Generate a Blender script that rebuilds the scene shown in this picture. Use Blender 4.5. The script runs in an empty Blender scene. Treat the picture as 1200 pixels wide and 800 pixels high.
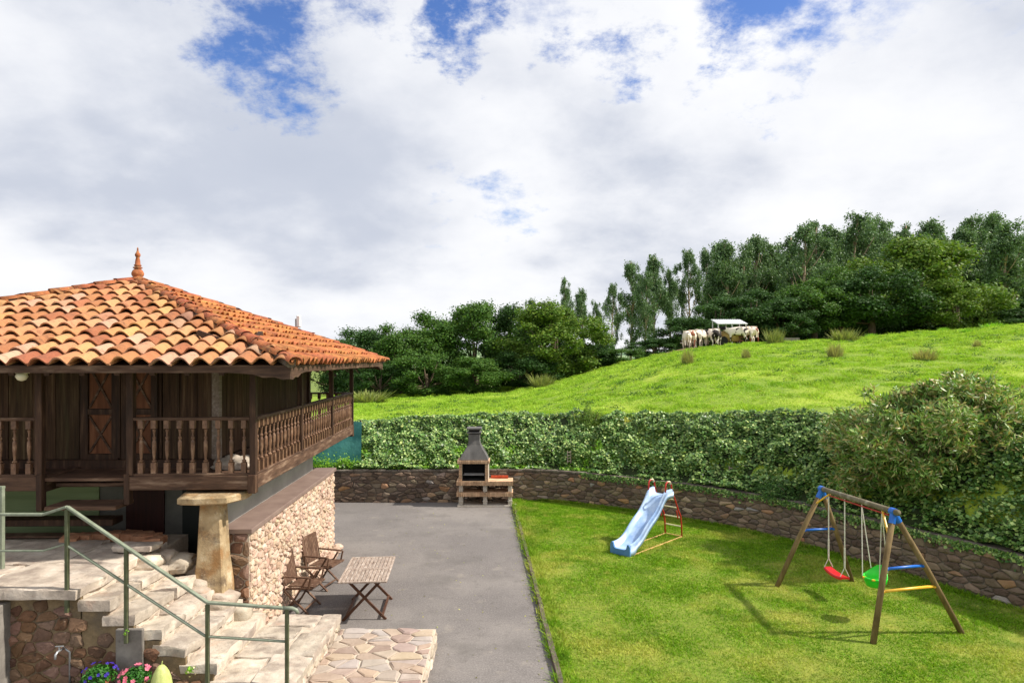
import bpy, bmesh, math, random
import numpy as np
from mathutils import Vector, Matrix, noise as mnoise
R = random.Random(7)
NR = np.random.RandomState(7)
PI = math.pi
sc = bpy.context.scene
COL = sc.collection

# ------------------------------------------------------------------ camera
CAM_H = 4.4
cam = bpy.data.cameras.new('camera')
cam.lens = 24.0; cam.sensor_width = 36.0
cam.shift_y = 20/1200
cam.clip_start = 0.1; cam.clip_end = 3000
cam_o = bpy.data.objects.new('camera', cam); COL.objects.link(cam_o)
cam_o.location = (0, 0, CAM_H); cam_o.rotation_euler = (PI/2, 0, 0)
sc.camera = cam_o

# ------------------------------------------------------------------ light
SUN_EL, SUN_AZ = math.radians(46), math.radians(93)
SKY_STRENGTH = 0.135
CLOUD_STRENGTH = 0.85
sun = bpy.data.lights.new('sun', 'SUN'); sun.energy = 5.0; sun.angle = math.radians(1.4); sun.color = (1.0, 0.93, 0.82)
sun_o = bpy.data.objects.new('sun', sun); COL.objects.link(sun_o)
SDIR = Vector((math.cos(SUN_EL)*math.sin(SUN_AZ), math.cos(SUN_EL)*math.cos(SUN_AZ), math.sin(SUN_EL)))
sun_o.rotation_euler = SDIR.to_track_quat('Z', 'Y').to_euler()
sun_o.location = (30, 5, 40)
sc.view_settings.view_transform = 'Standard'; sc.view_settings.look = 'None'
sc.view_settings.gamma = 1.0; sc.view_settings.use_curve_mapping = False
sc.view_settings.exposure = 0.32

def pxdir(px, py):
    return Vector(((px-600)/800, 1, (420-py)/800)).normalized()

def build_world():
    w = bpy.data.worlds.new('World'); sc.world = w; w.use_nodes = True
    nt = w.node_tree; nt.nodes.clear(); N = nt.nodes.new; L = nt.links.new
    def math_(op, a, b=None, c=None, clamp=False):
        n = N('ShaderNodeMath'); n.operation = op; n.use_clamp = clamp
        for i, v in enumerate((a, b, c)):
            if v is None: continue
            if isinstance(v, (int, float)): n.inputs[i].default_value = v
            else: L(v, n.inputs[i])
        return n.outputs[0]
    def vmath(op, a, b):
        n = N('ShaderNodeVectorMath'); n.operation = op
        for i, v in enumerate((a, b)):
            if isinstance(v, (tuple, Vector)): n.inputs[i].default_value = tuple(v)
            else: L(v, n.inputs[i])
        return n
    out = N('ShaderNodeOutputWorld'); mix = N('ShaderNodeMixShader')
    sky = N('ShaderNodeTexSky'); sky.sky_type = 'NISHITA'; sky.sun_disc = False
    sky.sun_elevation = SUN_EL; sky.sun_rotation = SUN_AZ; sky.air_density = 1.0; sky.dust_density = 0.4; sky.ozone_density = 2.5
    hs = N('ShaderNodeHueSaturation'); hs.inputs['Saturation'].default_value = 1.22; hs.inputs['Hue'].default_value = .515; L(sky.outputs[0], hs.inputs['Color'])
    b1 = N('ShaderNodeBackground'); b1.inputs[1].default_value = SKY_STRENGTH; L(hs.outputs[0], b1.inputs[0])
    tc = N('ShaderNodeTexCoord'); d = tc.outputs['Generated']
    sep = N('ShaderNodeSeparateXYZ'); L(d, sep.inputs[0])
    z = math_('ADD', math_('MAXIMUM', sep.outputs[2], 0.0), 0.36)
    comb = N('ShaderNodeCombineXYZ'); L(math_('DIVIDE', sep.outputs[0], z), comb.inputs[0]); L(math_('DIVIDE', sep.outputs[1], z), comb.inputs[1])
    plane = comb.outputs[0]
    def noise(vec, scale, detail, rough=0.55, dist=0.0, off=(0, 0, 0)):
        a = vmath('ADD', vec, off)
        n = N('ShaderNodeTexNoise'); n.inputs['Scale'].default_value = scale; n.inputs['Detail'].default_value = detail
        n.inputs['Roughness'].default_value = rough; n.inputs['Distortion'].default_value = dist
        L(a.outputs[0], n.inputs['Vector']); return n
    # blue openings in the cloud deck (directions in the sky), edges broken by noise
    wn = noise(plane, 3.2, 9, 0.66)
    warp = vmath('SUBTRACT', wn.outputs['Color'], (0.5, 0.5, 0.5))
    sc_ = N('ShaderNodeVectorMath'); sc_.operation = 'SCALE'; L(warp.outputs[0], sc_.inputs[0]); sc_.inputs[3].default_value = 0.42
    dw = vmath('ADD', d, sc_.outputs[0]).outputs[0]
    fine = noise(plane, 7.0, 10, 0.68).outputs['Fac']
    hole = None
    for px, py, r, s in ((205, -12, .085, .95), (332, 70, .095, 1.0), (262, 4, .05, .7), (545, -10, .08, 1.05), (532, 40, .05, .75), (700, 68, .08, .9), (905, 18, .12, 1.05), (850, 50, .06, .8), (380, -20, .09, .9),
                         (860, 55, .07, .7), (565, 238, .09, .55), (1010, 5, .05, .5), (350, -5, .10, .6), (1130, 170, .04, .3), (600, -260, .3, .9), (100, -320, .28, .9), (1100, -300, .3, .9), (5,240,.05,.25)):
        c = pxdir(px, py)
        dist = vmath('DISTANCE', dw, c)
        v = math_('MULTIPLY', math_('SUBTRACT', 1.0, math_('DIVIDE', dist.outputs['Value'], r*1.12), clamp=True), s)
        hole = v if hole is None else math_('MAXIMUM', hole, v)
    big = noise(plane, 0.9, 5, 0.5, 0.0, (3.1, 8.2, 0)).outputs['Fac']
    m = math_('ADD', math_('MULTIPLY', hole, 1.25), math_('MULTIPLY', math_('SUBTRACT', fine, 0.5), 1.5))
    mr = N('ShaderNodeMapRange'); mr.interpolation_type = 'SMOOTHSTEP'; mr.inputs['From Min'].default_value = 0.22; mr.inputs['From Max'].default_value = 1.0
    L(m, mr.inputs['Value'])
    m = math_('MULTIPLY', mr.outputs[0], math_('MULTIPLY', hole, 6.0, clamp=True))
    # cloud body: soft white and grey-lilac masses
    n1 = noise(plane, 1.3, 6, 0.46, 0.1, (1.7, 4.4, 0)).outputs['Fac']
    n2 = noise(plane, 3.6, 8, 0.55, 0.1, (9.7, 1.2, 0)).outputs['Fac']
    n3 = math_('ADD', math_('MULTIPLY', n1, 0.70), math_('MULTIPLY', n2, 0.30))
    for px, py, r, am in ((745, 200, .20, .13), (150, 190, .22, .08), (1140, 235, .16, .08), (420, 300, .24, .06), (930, 150, .14, .06), (-500, 100, .5, .1), (1700, 60, .5, .1), (600, -400, .5, .08)):
        dist = vmath('DISTANCE', dw, pxdir(px, py)); v = math_('MULTIPLY', math_('SUBTRACT', 1.0, math_('DIVIDE', dist.outputs['Value'], r), clamp=True), am*0.8); n3 = math_('SUBTRACT', n3, v)
    cr = N('ShaderNodeValToRGB'); e = cr.color_ramp; e.interpolation = 'B_SPLINE'
    e.elements[0].position = 0.36; e.elements[0].color = (0.53, 0.575, 0.68, 1)
    e.elements[1].position = 0.60; e.elements[1].color = (0.97, 0.975, 0.99, 1)
    k = e.elements.new(0.475); k.color = (0.87, 0.885, 0.93, 1)
    L(n3, cr.inputs[0])
    b2 = N('ShaderNodeBackground'); b2.inputs[1].default_value = CLOUD_STRENGTH; L(cr.outputs[0], b2.inputs[0])
    L(m, mix.inputs[0]); L(b2.outputs[0], mix.inputs[1]); L(b1.outputs[0], mix.inputs[2]); L(mix.outputs[0], out.inputs[0])
build_world()

# ------------------------------------------------------------------ helpers
def lin(c):
    return tuple((v/255/12.92 if v/255 <= .04045 else ((v/255+.055)/1.055)**2.4) for v in c[:3]) + (1,)

def mat(name, stops, scale=6, detail=5, rough=.8, bump=.0, bscale=40, vary=.0, hue=.0, stretch=(1, 1, 1), leaf=0.0, metal=0.0,
        spots=None, spec=.3, rand_stops=None, patch=None, bdist=.01, interp='LINEAR', world=False, sheen=None):
    """stops: list of (pos, sRGB) along a noise; rand_stops: colour ramp on per-piece randomness multiplied in; spots: (scale, lo, hi, colour, amount)"""
    m = bpy.data.materials.new(name); m.use_nodes = True; nt = m.node_tree; nt.nodes.clear(); N = nt.nodes.new; L = nt.links.new
    out = N('ShaderNodeOutputMaterial'); tc = N('ShaderNodeTexCoord'); info = N('ShaderNodeObjectInfo'); geo = N('ShaderNodeNewGeometry')
    def mth(op, a, b=None, clamp=False):
        n = N('ShaderNodeMath'); n.operation = op; n.use_clamp = clamp
        for i, v in enumerate((a, b)):
            if v is None: continue
            if isinstance(v, (int, float)): n.inputs[i].default_value = v
            else: L(v, n.inputs[i])
        return n.outputs[0]
    rnd = mth('FRACT', mth('ADD', info.outputs['Random'], geo.outputs['Random Per Island']))
    src = geo.outputs['Position'] if world else tc.outputs['Object']
    mp = N('ShaderNodeMapping'); mp.inputs['Scale'].default_value = stretch; L(src, mp.inputs['Vector'])
    vec = mp.outputs[0]
    if vary or rand_stops:
        if not world:
            cx = N('ShaderNodeCombineXYZ'); L(mth('MULTIPLY', rnd, 37.0), cx.inputs[0]); L(mth('MULTIPLY', rnd, 91.0), cx.inputs[1])
            ad = N('ShaderNodeVectorMath'); ad.operation = 'ADD'; L(vec, ad.inputs[0]); L(cx.outputs[0], ad.inputs[1]); vec = ad.outputs[0]
    def noise(s, det=4, ro=.6, v=None):
        n = N('ShaderNodeTexNoise'); n.inputs['Scale'].default_value = s; n.inputs['Detail'].default_value = det; n.inputs['Roughness'].default_value = ro
        L(v or vec, n.inputs['Vector']); return n.outputs['Fac']
    def ramp(fac, st, ip=interp):
        cr = N('ShaderNodeValToRGB'); e = cr.color_ramp; e.interpolation = ip
        while len(e.elements) < len(st): e.elements.new(.5)
        for el, (p, c) in zip(e.elements, st): el.position = p; el.color = lin(c)
        L(fac, cr.inputs[0]); return cr.outputs[0]
    def mixc(fac, a, b, bt='MIX'):
        n = N('ShaderNodeMix'); n.data_type = 'RGBA'; n.blend_type = bt
        if isinstance(fac, (int, float)): n.inputs[0].default_value = fac
        else: L(fac, n.inputs[0])
        for k, v in ((6, a), (7, b)):
            if isinstance(v, tuple): n.inputs[k].default_value = v
            else: L(v, n.inputs[k])
        return n.outputs[2]
    col = ramp(noise(scale, detail), stops)
    if rand_stops:
        col = mixc(rand_stops[0], col, ramp(rnd, rand_stops[1], 'LINEAR'), rand_stops[2] if len(rand_stops) > 2 else 'MIX')
    if patch:   # (scale, lo, hi, colour, amount) broad own-colour patches
        for (s, lo, hi, c, am) in patch:
            v0 = geo.outputs['Position']
            mr = N('ShaderNodeMapRange'); mr.inputs['From Min'].default_value = lo; mr.inputs['From Max'].default_value = hi; L(noise(s, 6, .62, v0), mr.inputs[0])
            col = mixc(mth('MULTIPLY', mr.outputs[0], am), col, lin(c))
    if spots:
        for (s, lo, hi, c, am) in spots:
            mr = N('ShaderNodeMapRange'); mr.inputs['From Min'].default_value = lo; mr.inputs['From Max'].default_value = hi; L(noise(s, 6, .65), mr.inputs[0])
            col = mixc(mth('MULTIPLY', mr.outputs[0], am), col, lin(c))
    if vary or hue:
        hs = N('ShaderNodeHueSaturation'); L(col, hs.inputs['Color'])
        L(mth('ADD', mth('MULTIPLY', mth('SUBTRACT', rnd, .5), 2*vary), 1.0), hs.inputs['Value'])
        r2 = mth('FRACT', mth('MULTIPLY', rnd, 17.3))
        L(mth('ADD', mth('MULTIPLY', mth('SUBTRACT', r2, .5), 2*hue), .5), hs.inputs['Hue'])
        col = hs.outputs[0]
    if leaf > 0:
        df = N('ShaderNodeBsdfPrincipled'); df.inputs['Roughness'].default_value = rough; df.inputs['Specular IOR Level'].default_value = spec; L(col, df.inputs['Base Color'])
        tr = N('ShaderNodeBsdfTranslucent'); L(mixc(1.0, col, (1.0, 1.0, .55, 1), 'MULTIPLY'), tr.inputs['Color'])
        mx = N('ShaderNodeMixShader'); mx.inputs[0].default_value = leaf; L(df.outputs[0], mx.inputs[1]); L(tr.outputs[0], mx.inputs[2]); L(mx.outputs[0], out.inputs[0])
    else:
        p = N('ShaderNodeBsdfPrincipled'); p.inputs['Roughness'].default_value = rough; p.inputs['Specular IOR Level'].default_value = spec; p.inputs['Metallic'].default_value = metal
        L(col, p.inputs['Base Color'])
        if bump:
            bp = N('ShaderNodeBump'); bp.inputs['Strength'].default_value = bump; bp.inputs['Distance'].default_value = bdist
            L(noise(bscale, 7, .65), bp.inputs['Height']); L(bp.outputs[0], p.inputs['Normal'])
        L(p.outputs[0], out.inputs[0])
    return m

M = {}
M['tile'] = mat('roof_tile', [(.3, (146, 88, 58)), (.7, (186, 128, 88))], 9, 7, .9, .5, 40, vary=.16, hue=.008,
                rand_stops=(.62, [(0, (160, 100, 70)), (.22, (180, 126, 84)), (.42, (198, 156, 114)), (.6, (174, 114, 76)), (.76, (198, 158, 104)), (.88, (150, 98, 78)), (.95, (188, 166, 142)), (1, (112, 94, 86))]),
                spots=[(5, .54, .70, (118, 82, 60), .6), (12, .58, .72, (76, 60, 50), .6), (34, .58, .72, (52, 42, 36), .7), (17, .63, .74, (196, 182, 140), .5)])
M['oldtile'] = mat('weathered_tile', [(.3, (148, 88, 54)), (.7, (188, 120, 70))], 7, 6, .9, .4, 50, vary=.25, hue=.012, spots=[(6, .50, .66, (98, 66, 44), .7), (11, .56, .68, (212, 170, 96), .5), (26, .56, .68, (48, 36, 32), .75)])
M['hiptile'] = mat('hip_tile', [(.3, (142, 80, 54)), (.7, (178, 108, 70))], 8, 5, .9, .4, 50, vary=.15, hue=.01,
                spots=[(9, .50, .66, (96, 72, 56), .8), (22, .58, .7, (206, 176, 96), .6), (30, .6, .72, (52, 42, 38), .8)])
M['wood'] = mat('dark_wood', [(.3, (44, 30, 22)), (.55, (72, 50, 37)), (.75, (112, 86, 66))], 5, 6, .65, .35, 22, vary=.18, stretch=(3, 3, .35))
M['woodh'] = mat('dark_wood_horizontal', [(.3, (58, 41, 32)), (.55, (94, 70, 55)), (.75, (148, 124, 104))], 5, 6, .7, .35, 22, vary=.12, stretch=(.4, .4, 3),
                 spots=[(7, .62, .74, (156, 132, 110), .5)])
M['plank'] = mat('plank_wood', [(.3, (52, 36, 27)), (.55, (86, 64, 46)), (.75, (122, 100, 76))], 4, 7, .8, .5, 18, vary=.2, hue=.012, stretch=(4, 4, .25),
                 spots=[(3, .55, .7, (92, 90, 62), .35)])
M['doorwood'] = mat('door_wood', [(.3, (98, 58, 38)), (.55, (128, 82, 56)), (.75, (156, 108, 78))], 4, 7, .75, .4, 18, vary=.1, stretch=(4, 4, .25))
M['grey_wood'] = mat('weathered_wood', [(.3, (120, 104, 94)), (.55, (150, 134, 122)), (.75, (182, 170, 160))], 6, 7, .8, .4, 22, vary=.1, stretch=(4, .4, 4))
M['bleached'] = mat('bleached_slats', [(.3, (128, 110, 98)), (.55, (166, 150, 138)), (.75, (208, 198, 188))], 8, 7, .8, .4, 22, vary=.12, stretch=(4, .8, 4))
M['chairwood'] = mat('chair_wood', [(.3, (72, 50, 38)), (.55, (104, 78, 62)), (.75, (146, 122, 102))], 7, 6, .65, .25, 25, vary=.12, stretch=(2, 2, 1))
M['legwood'] = mat('leg_wood', [(.3, (58, 36, 26)), (.7, (100, 66, 46))], 7, 6, .6, .2, 25, vary=.1)
M['granite'] = mat('granite', [(.3, (132, 110, 80)), (.55, (176, 154, 120)), (.75, (212, 196, 168))], 3, 9, .9, .9, 16, bdist=.02,
                   spots=[(2.5, .48, .62, (150, 104, 54), .65), (3.5, .54, .66, (92, 78, 66), .7), (9, .60, .72, (228, 216, 190), .5)])
M['slab'] = mat('stair_slab', [(.28, (140, 126, 110)), (.5, (206, 192, 172)), (.72, (236, 226, 210))], 3.4, 10, .9, 1.0, 9, vary=.14, hue=.008, bdist=.02,
                spots=[(2.2, .50, .62, (138, 124, 110), .75), (3, .58, .70, (206, 164, 134), .5), (5, .60, .70, (84, 78, 70), .6), (18, .60, .72, (62, 58, 52), .6), (2.6, .30, .42, (150, 140, 134), .4)])
M['slab_edge'] = mat('stair_rubble', [(.3, (122, 110, 98)), (.5, (174, 160, 144)), (.72, (214, 202, 186))], 3, 8, .9, .8, 14, vary=.18, hue=.012, bdist=.02,
                spots=[(5, .58, .68, (164, 122, 92), .4), (12, .6, .72, (70, 62, 56), .6)])
M['palestone'] = mat('pale_pink_stone', [(.3, (160, 134, 116)), (.55, (196, 172, 152)), (.75, (220, 204, 186))], 5, 7, .9, .6, 22, vary=.13, hue=.014, bdist=.02,
                rand_stops=(.45, [(0, (184, 142, 118)), (.25, (212, 188, 168)), (.5, (192, 164, 130)), (.75, (218, 202, 188)), (.9, (166, 134, 116)), (1, (140, 120, 108))]),
                spots=[(9, .60, .72, (120, 92, 76), .6), (24, .62, .75, (84, 68, 60), .5)])
M['palemortar'] = mat('pale_mortar', [(.3, (176, 160, 142)), (.7, (210, 198, 182))], 8, 7, .95, .7, 26, bdist=.02)
M['wallstone'] = mat('brown_wall_stone', [(.3, (94, 80, 70)), (.55, (124, 108, 94)), (.75, (150, 136, 118))], 6, 8, .9, .6, 26, vary=.22, hue=.012, bdist=.015,
                rand_stops=(.6, [(0, (84, 68, 60)), (.2, (122, 100, 82)), (.4, (96, 84, 78)), (.55, (146, 126, 102)), (.72, (106, 86, 74)), (.86, (128, 118, 100)), (.92, (170, 116, 72)), (.96, (188, 152, 118)), (1, (146, 146, 146))]),
                spots=[(7, .62, .72, (150, 140, 126), .4), (5, .6, .7, (70, 74, 50), .45)])
M['wallmortar'] = mat('wall_mortar', [(.3, (70, 62, 56)), (.7, (120, 110, 100))], 5, 8, .95, .8, 30, spots=[(3, .5, .62, (150, 142, 130), .5)])
M['facestone'] = mat('rust_wall_stone', [(.3, (84, 60, 48)), (.55, (118, 88, 70)), (.75, (152, 122, 100))], 6, 8, .9, .8, 20, vary=.2, hue=.012, bdist=.02,
                rand_stops=(.5, [(0, (92, 72, 60)), (.25, (146, 106, 74)), (.5, (116, 100, 90)), (.7, (164, 128, 98)), (.85, (142, 118, 108)), (1, (72, 62, 58))]),
                spots=[(8, .58, .68, (64, 54, 46), .7), (12, .62, .72, (176, 164, 150), .4)])
M['facemortar'] = mat('sandy_mortar', [(.3, (112, 96, 72)), (.7, (148, 128, 98))], 6, 8, .95, .8, 22, bdist=.02, spots=[(2, .5, .65, (92, 84, 76), .7), (7, .6, .7, (62, 56, 50), .6)])
M['concrete'] = mat('concrete', [(.3, (104, 98, 93)), (.7, (146, 140, 132))], 4, 8, .9, .3, 40, spots=[(3, .52, .66, (98, 92, 88), .6), (9, .6, .7, (70, 66, 62), .5)])
M['plaster'] = mat('grey_plaster', [(.3, (150, 148, 142)), (.7, (176, 174, 166))], 2, 7, .9, .15, 60)
M['limeplaster'] = mat('green_plaster', [(.3, (128, 146, 104)), (.7, (152, 168, 124))], 2, 7, .8, .1, 60, stretch=(.3, .3, 4))
M['capstone'] = mat('brown_sill', [(.3, (120, 100, 92)), (.7, (142, 122, 112))], 3, 7, .6, .1, 60)
M['asphalt'] = mat('asphalt', [(.25, (82, 78, 77)), (.5, (112, 107, 105)), (.75, (144, 138, 135))], 38, 8, .9, .5, 160, bdist=.006, world=True,
                patch=[(.35, .42, .62, (142, 136, 131), .5), (.9, .52, .66, (96, 92, 89), .5), (5, .56, .66, (96, 92, 88), .4), (26, .56, .66, (84, 80, 78), .4), (60, .60, .70, (192, 186, 178), .6), (2.2, .6, .7, (150, 142, 132), .4)])
M['kerb'] = mat('kerb', [(.3, (74, 66, 56)), (.7, (112, 102, 90))], 6, 7, .95, .6, 30)
M['lawn'] = mat('lawn_ground', [(.3, (92, 108, 34)), (.6, (122, 138, 46)), (.8, (144, 156, 62))], 14, 8, .9, .6, 60, world=True,
                patch=[(.55, .5, .64, (158, 152, 70), .55), (.8, .54, .66, (66, 96, 20), .5)])
M['lawnblade'] = mat('lawn_blade', [(.3, (98, 140, 26)), (.6, (132, 172, 40)), (.8, (162, 194, 62))], 7, 6, .7, vary=.22, hue=.015, leaf=.35, world=True, spec=.15,
                patch=[(.55, .48, .62, (196, 194, 98), .6), (.8, .54, .66, (84, 124, 24), .55), (3.5, .56, .66, (188, 180, 104), .5)])
M['field'] = mat('field_ground', [(.3, (96, 122, 34)), (.6, (130, 154, 44)), (.8, (156, 176, 66))], 3, 9, .9, .8, 9, world=True, bdist=.08,
                patch=[(.22, .5, .62, (166, 182, 62), .6), (.5, .56, .68, (96, 134, 26), .6), (1.6, .58, .68, (84, 112, 28), .5)])
M['fieldblade'] = mat('field_blade', [(.3, (124, 162, 44)), (.6, (164, 200, 66)), (.8, (194, 220, 98))], 2.2, 7, .7, vary=.2, hue=.014, leaf=.35, world=True, spec=.15,
                patch=[(.22, .5, .64, (192, 214, 100), .5), (.5, .56, .68, (98, 148, 30), .6), (1.6, .57, .67, (84, 112, 40), .7), (2.6, .60, .68, (158, 138, 84), .55)])
M['mud'] = mat('mud', [(.3, (96, 74, 54)), (.7, (136, 108, 84))], 2, 8, .95, .6, 8, world=True)
M['ground'] = mat('ground', [(.3, (88, 104, 44)), (.7, (118, 134, 60))], .2, 8, .95)
M['hills'] = mat('hills', [(.35, (98, 128, 92)), (.5, (134, 156, 112)), (.6, (86, 112, 88))], .012, 8, .95, world=True)
M['ivy'] = mat('ivy_leaf', [(.3, (64, 104, 40)), (.7, (118, 156, 66))], 5, 5, .45, vary=.30, hue=.02, leaf=.22, spec=.5,
                rand_stops=(.55, [(0, (34, 68, 30)), (.3, (62, 102, 42)), (.55, (100, 140, 62)), (.75, (148, 178, 98)), (.9, (186, 204, 130)), (1, (208, 216, 136))]))
M['ivydark'] = mat('ivy_backing', [(.3, (30, 42, 20)), (.7, (50, 62, 30))], 4, 6, .95)
M['weed'] = mat('weed_leaf', [(.3, (104, 160, 36)), (.7, (156, 204, 66))], 4, 4, .6, vary=.25, hue=.02, leaf=.35)
M['oak'] = mat('oak_leaf', [(.35, (58, 92, 36)), (.6, (90, 126, 50)), (.8, (130, 160, 74))], .5, 5, .6, vary=.30, hue=.016, leaf=.3, spec=.25)
M['oakdark'] = mat('dark_leaf', [(.35, (46, 76, 36)), (.6, (70, 104, 48)), (.8, (98, 132, 64))], .5, 5, .6, vary=.30, hue=.014, leaf=.28, spec=.25)
M['oaklight'] = mat('light_leaf', [(.35, (78, 110, 38)), (.6, (112, 140, 52)), (.8, (152, 168, 78))], .5, 5, .6, vary=.28, hue=.02, leaf=.32, spec=.25)
M['euc'] = mat('eucalyptus_leaf', [(.35, (78, 108, 72)), (.6, (112, 142, 92)), (.8, (166, 186, 132))], .4, 5, .5, vary=.32, hue=.014, leaf=.25, spec=.35)
M['bark'] = mat('bark', [(.3, (74, 62, 50)), (.7, (116, 100, 84))], 4, 6, .95, .5, 14)
M['eucbark'] = mat('eucalyptus_bark', [(.3, (142, 120, 98)), (.7, (186, 168, 146))], 2, 6, .9, stretch=(1, 1, .3))
M['shrubleaf'] = mat('shrub_leaf', [(.3, (96, 136, 58)), (.7, (138, 168, 86))], 2, 4, .4, vary=.32, hue=.02, leaf=.22, spec=.5,
                rand_stops=(.5, [(0, (70, 118, 44)), (.42, (122, 168, 70)), (.64, (178, 204, 120)), (.74, (196, 150, 118)), (.88, (164, 92, 74)), (1, (232, 234, 202))]))
M['rush'] = mat('rush_blade', [(.3, (110, 128, 60)), (.7, (160, 166, 98))], 4, 4, .7, vary=.25, hue=.02, leaf=.3)
M['dryrush'] = mat('dry_blade', [(.3, (132, 136, 76)), (.7, (176, 174, 110))], 4, 4, .7, vary=.25, hue=.02, leaf=.3)
M['rail'] = mat('green_grey_paint', [(.3, (108, 116, 98)), (.6, (134, 142, 124)), (.8, (156, 162, 146))], 9, 7, .45, .1, 60, spec=.5, spots=[(22, .60, .70, (96, 92, 60), .5)])
M['railpost'] = mat('worn_green_paint', [(.3, (62, 68, 40)), (.6, (88, 94, 66)), (.8, (112, 118, 96))], 9, 7, .5, .15, 60, spec=.5, spots=[(14, .58, .70, (60, 54, 34), .7)])
M['slide'] = mat('pale_blue_plastic', [(.35, (136, 168, 212)), (.65, (176, 200, 230))], 3, 5, .35, spec=.5, spots=[(3, .45, .7, (196, 214, 238), .5)])
M['slideblue'] = mat('blue_plastic', [(.35, (70, 118, 178)), (.65, (96, 142, 196))], 3, 5, .35, spec=.5)
M['red'] = mat('red_paint', [(.3, (168, 34, 28)), (.7, (196, 52, 40))], 8, 5, .45, spec=.5)
M['redplastic'] = mat('red_plastic', [(.3, (206, 30, 38)), (.7, (222, 44, 50))], 8, 5, .35, spec=.5)
M['blueplastic'] = mat('bright_blue_plastic', [(.3, (20, 92, 190)), (.7, (36, 112, 206))], 8, 5, .4, spec=.5)
M['yellow'] = mat('yellow_plastic', [(.3, (222, 170, 40)), (.7, (236, 188, 70))], 8, 5, .4, spec=.5)
M['ochre'] = mat('ochre_bar', [(.3, (196, 152, 92)), (.7, (214, 176, 116))], 8, 5, .6)
M['cream'] = mat('cream_paint', [(.3, (214, 204, 170)), (.7, (228, 220, 190))], 8, 5, .5)
M['green'] = mat('lime_plastic', [(.3, (26, 196, 36)), (.7, (50, 216, 50))], 8, 5, .35, spec=.5)
M['pole'] = mat('swing_log', [(.3, (98, 80, 52)), (.55, (124, 104, 70)), (.75, (146, 128, 94))], 4, 7, .85, .4, 30, stretch=(3, 3, .5), spots=[(5, .58, .7, (88, 92, 52), .5)])
M['beamlog'] = mat('mossy_log', [(.3, (90, 82, 64)), (.55, (120, 112, 92)), (.75, (160, 156, 140))], 6, 8, .9, .5, 30)
M['rope'] = mat('rope', [(.3, (196, 190, 178)), (.7, (222, 218, 208))], 30, 3, .9)
M['hood'] = mat('dark_concrete', [(.3, (74, 72, 72)), (.6, (104, 102, 101)), (.8, (136, 132, 128))], 3, 7, .85, .2, 50, stretch=(1, 1, .5))  # hood concrete in uneven dark greys
M['bbqc'] = mat('barbecue_concrete', [(.3, (172, 164, 152)), (.7, (202, 194, 182))], 4, 7, .9, .2, 50)
M['firebrick'] = mat('barbecue_brick', [(.3, (168, 132, 104)), (.7, (202, 172, 140))], 6, 7, .9, .3, 40, vary=.2, spots=[(4, .54, .68, (110, 90, 76), .6)])
M['redbrick'] = mat('red_clay', [(.3, (166, 62, 36)), (.7, (190, 80, 48))], 6, 5, .9)
M['soot'] = mat('soot', [(.3, (22, 22, 22)), (.7, (42, 40, 40))], 4, 6, .8)
M['metal'] = mat('dull_metal', [(.3, (138, 140, 142)), (.7, (176, 178, 180))], 4, 6, .4, metal=.6)
M['whitesheet'] = mat('white_sheet_metal', [(.3, (206, 208, 212)), (.7, (226, 228, 230))], 3, 6, .4)
M['blackpaint'] = mat('dark_door', [(.3, (40, 44, 40)), (.7, (54, 58, 52))], 2, 5, .6, stretch=(1, 1, .2))
M['reddoor'] = mat('red_brown_door', [(.3, (48, 22, 17)), (.7, (66, 31, 23))], 3, 5, .6, stretch=(6, 6, .3))
M['net'] = mat('teal_net', [(.35, (40, 104, 104)), (.65, (84, 150, 142))], 1.6, 6, .8, .5, 8, bdist=.03)
M['pink'] = mat('pink_petal', [(.3, (236, 96, 130)), (.7, (246, 150, 172))], 30, 3, .6, vary=.15, leaf=.3)
M['purple'] = mat('violet_petal', [(.3, (52, 34, 150)), (.7, (84, 60, 190))], 30, 3, .6, vary=.15, leaf=.3)
M['creamy'] = mat('cream_petal', [(.3, (226, 210, 150)), (.7, (240, 230, 190))], 30, 3, .6, leaf=.3)
M['pot'] = mat('terracotta', [(.3, (150, 88, 62)), (.7, (176, 108, 78))], 6, 6, .9)
M['gourd'] = mat('gourd_skin', [(.3, (158, 168, 92)), (.6, (190, 198, 124)), (.8, (214, 214, 156))], 16, 7, .5, .2, 60, spec=.4, stretch=(2, 2, .6), spots=[(30, .58, .68, (130, 140, 76), .6)])
M['flowerleaf'] = mat('flower_leaf', [(.3, (40, 92, 34)), (.7, (76, 132, 50))], 5, 4, .5, vary=.25, leaf=.25)
M['baluster'] = mat('turned_wood', [(.3, (84, 58, 43)), (.55, (122, 90, 68)), (.75, (164, 134, 110))], 8, 6, .5, .2, 30, vary=.12, spec=.5, stretch=(2, 2, 1))
M['cloth'] = mat('pale_cloth', [(.3, (150, 138, 124)), (.7, (188, 176, 162))], 5, 6, .95, .6, 14)
M['hay'] = mat('hay', [(.3, (150, 122, 66)), (.7, (190, 164, 102))], 5, 7, .95, .8, 20)
M['rust'] = mat('rusty_brown', [(.3, (96, 64, 50)), (.7, (128, 92, 74))], 3, 6, .85)
M['rubber'] = mat('rubber', [(.3, (26, 26, 26)), (.7, (40, 40, 40))], 5, 4, .8)
M['cowhide'] = mat('black_white_hide', [(.50, (226, 214, 202)), (.53, (34, 28, 28))], 1.3, 2, .8, vary=.03, interp='LINEAR')
M['cowbrown'] = mat('brown_white_hide', [(.52, (228, 214, 200)), (.55, (130, 74, 52))], 1.5, 2, .8, vary=.03)
M['cowpale'] = mat('pale_hide', [(.58, (230, 216, 202)), (.62, (90, 70, 62))], 1.4, 2, .8, vary=.03)

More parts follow.
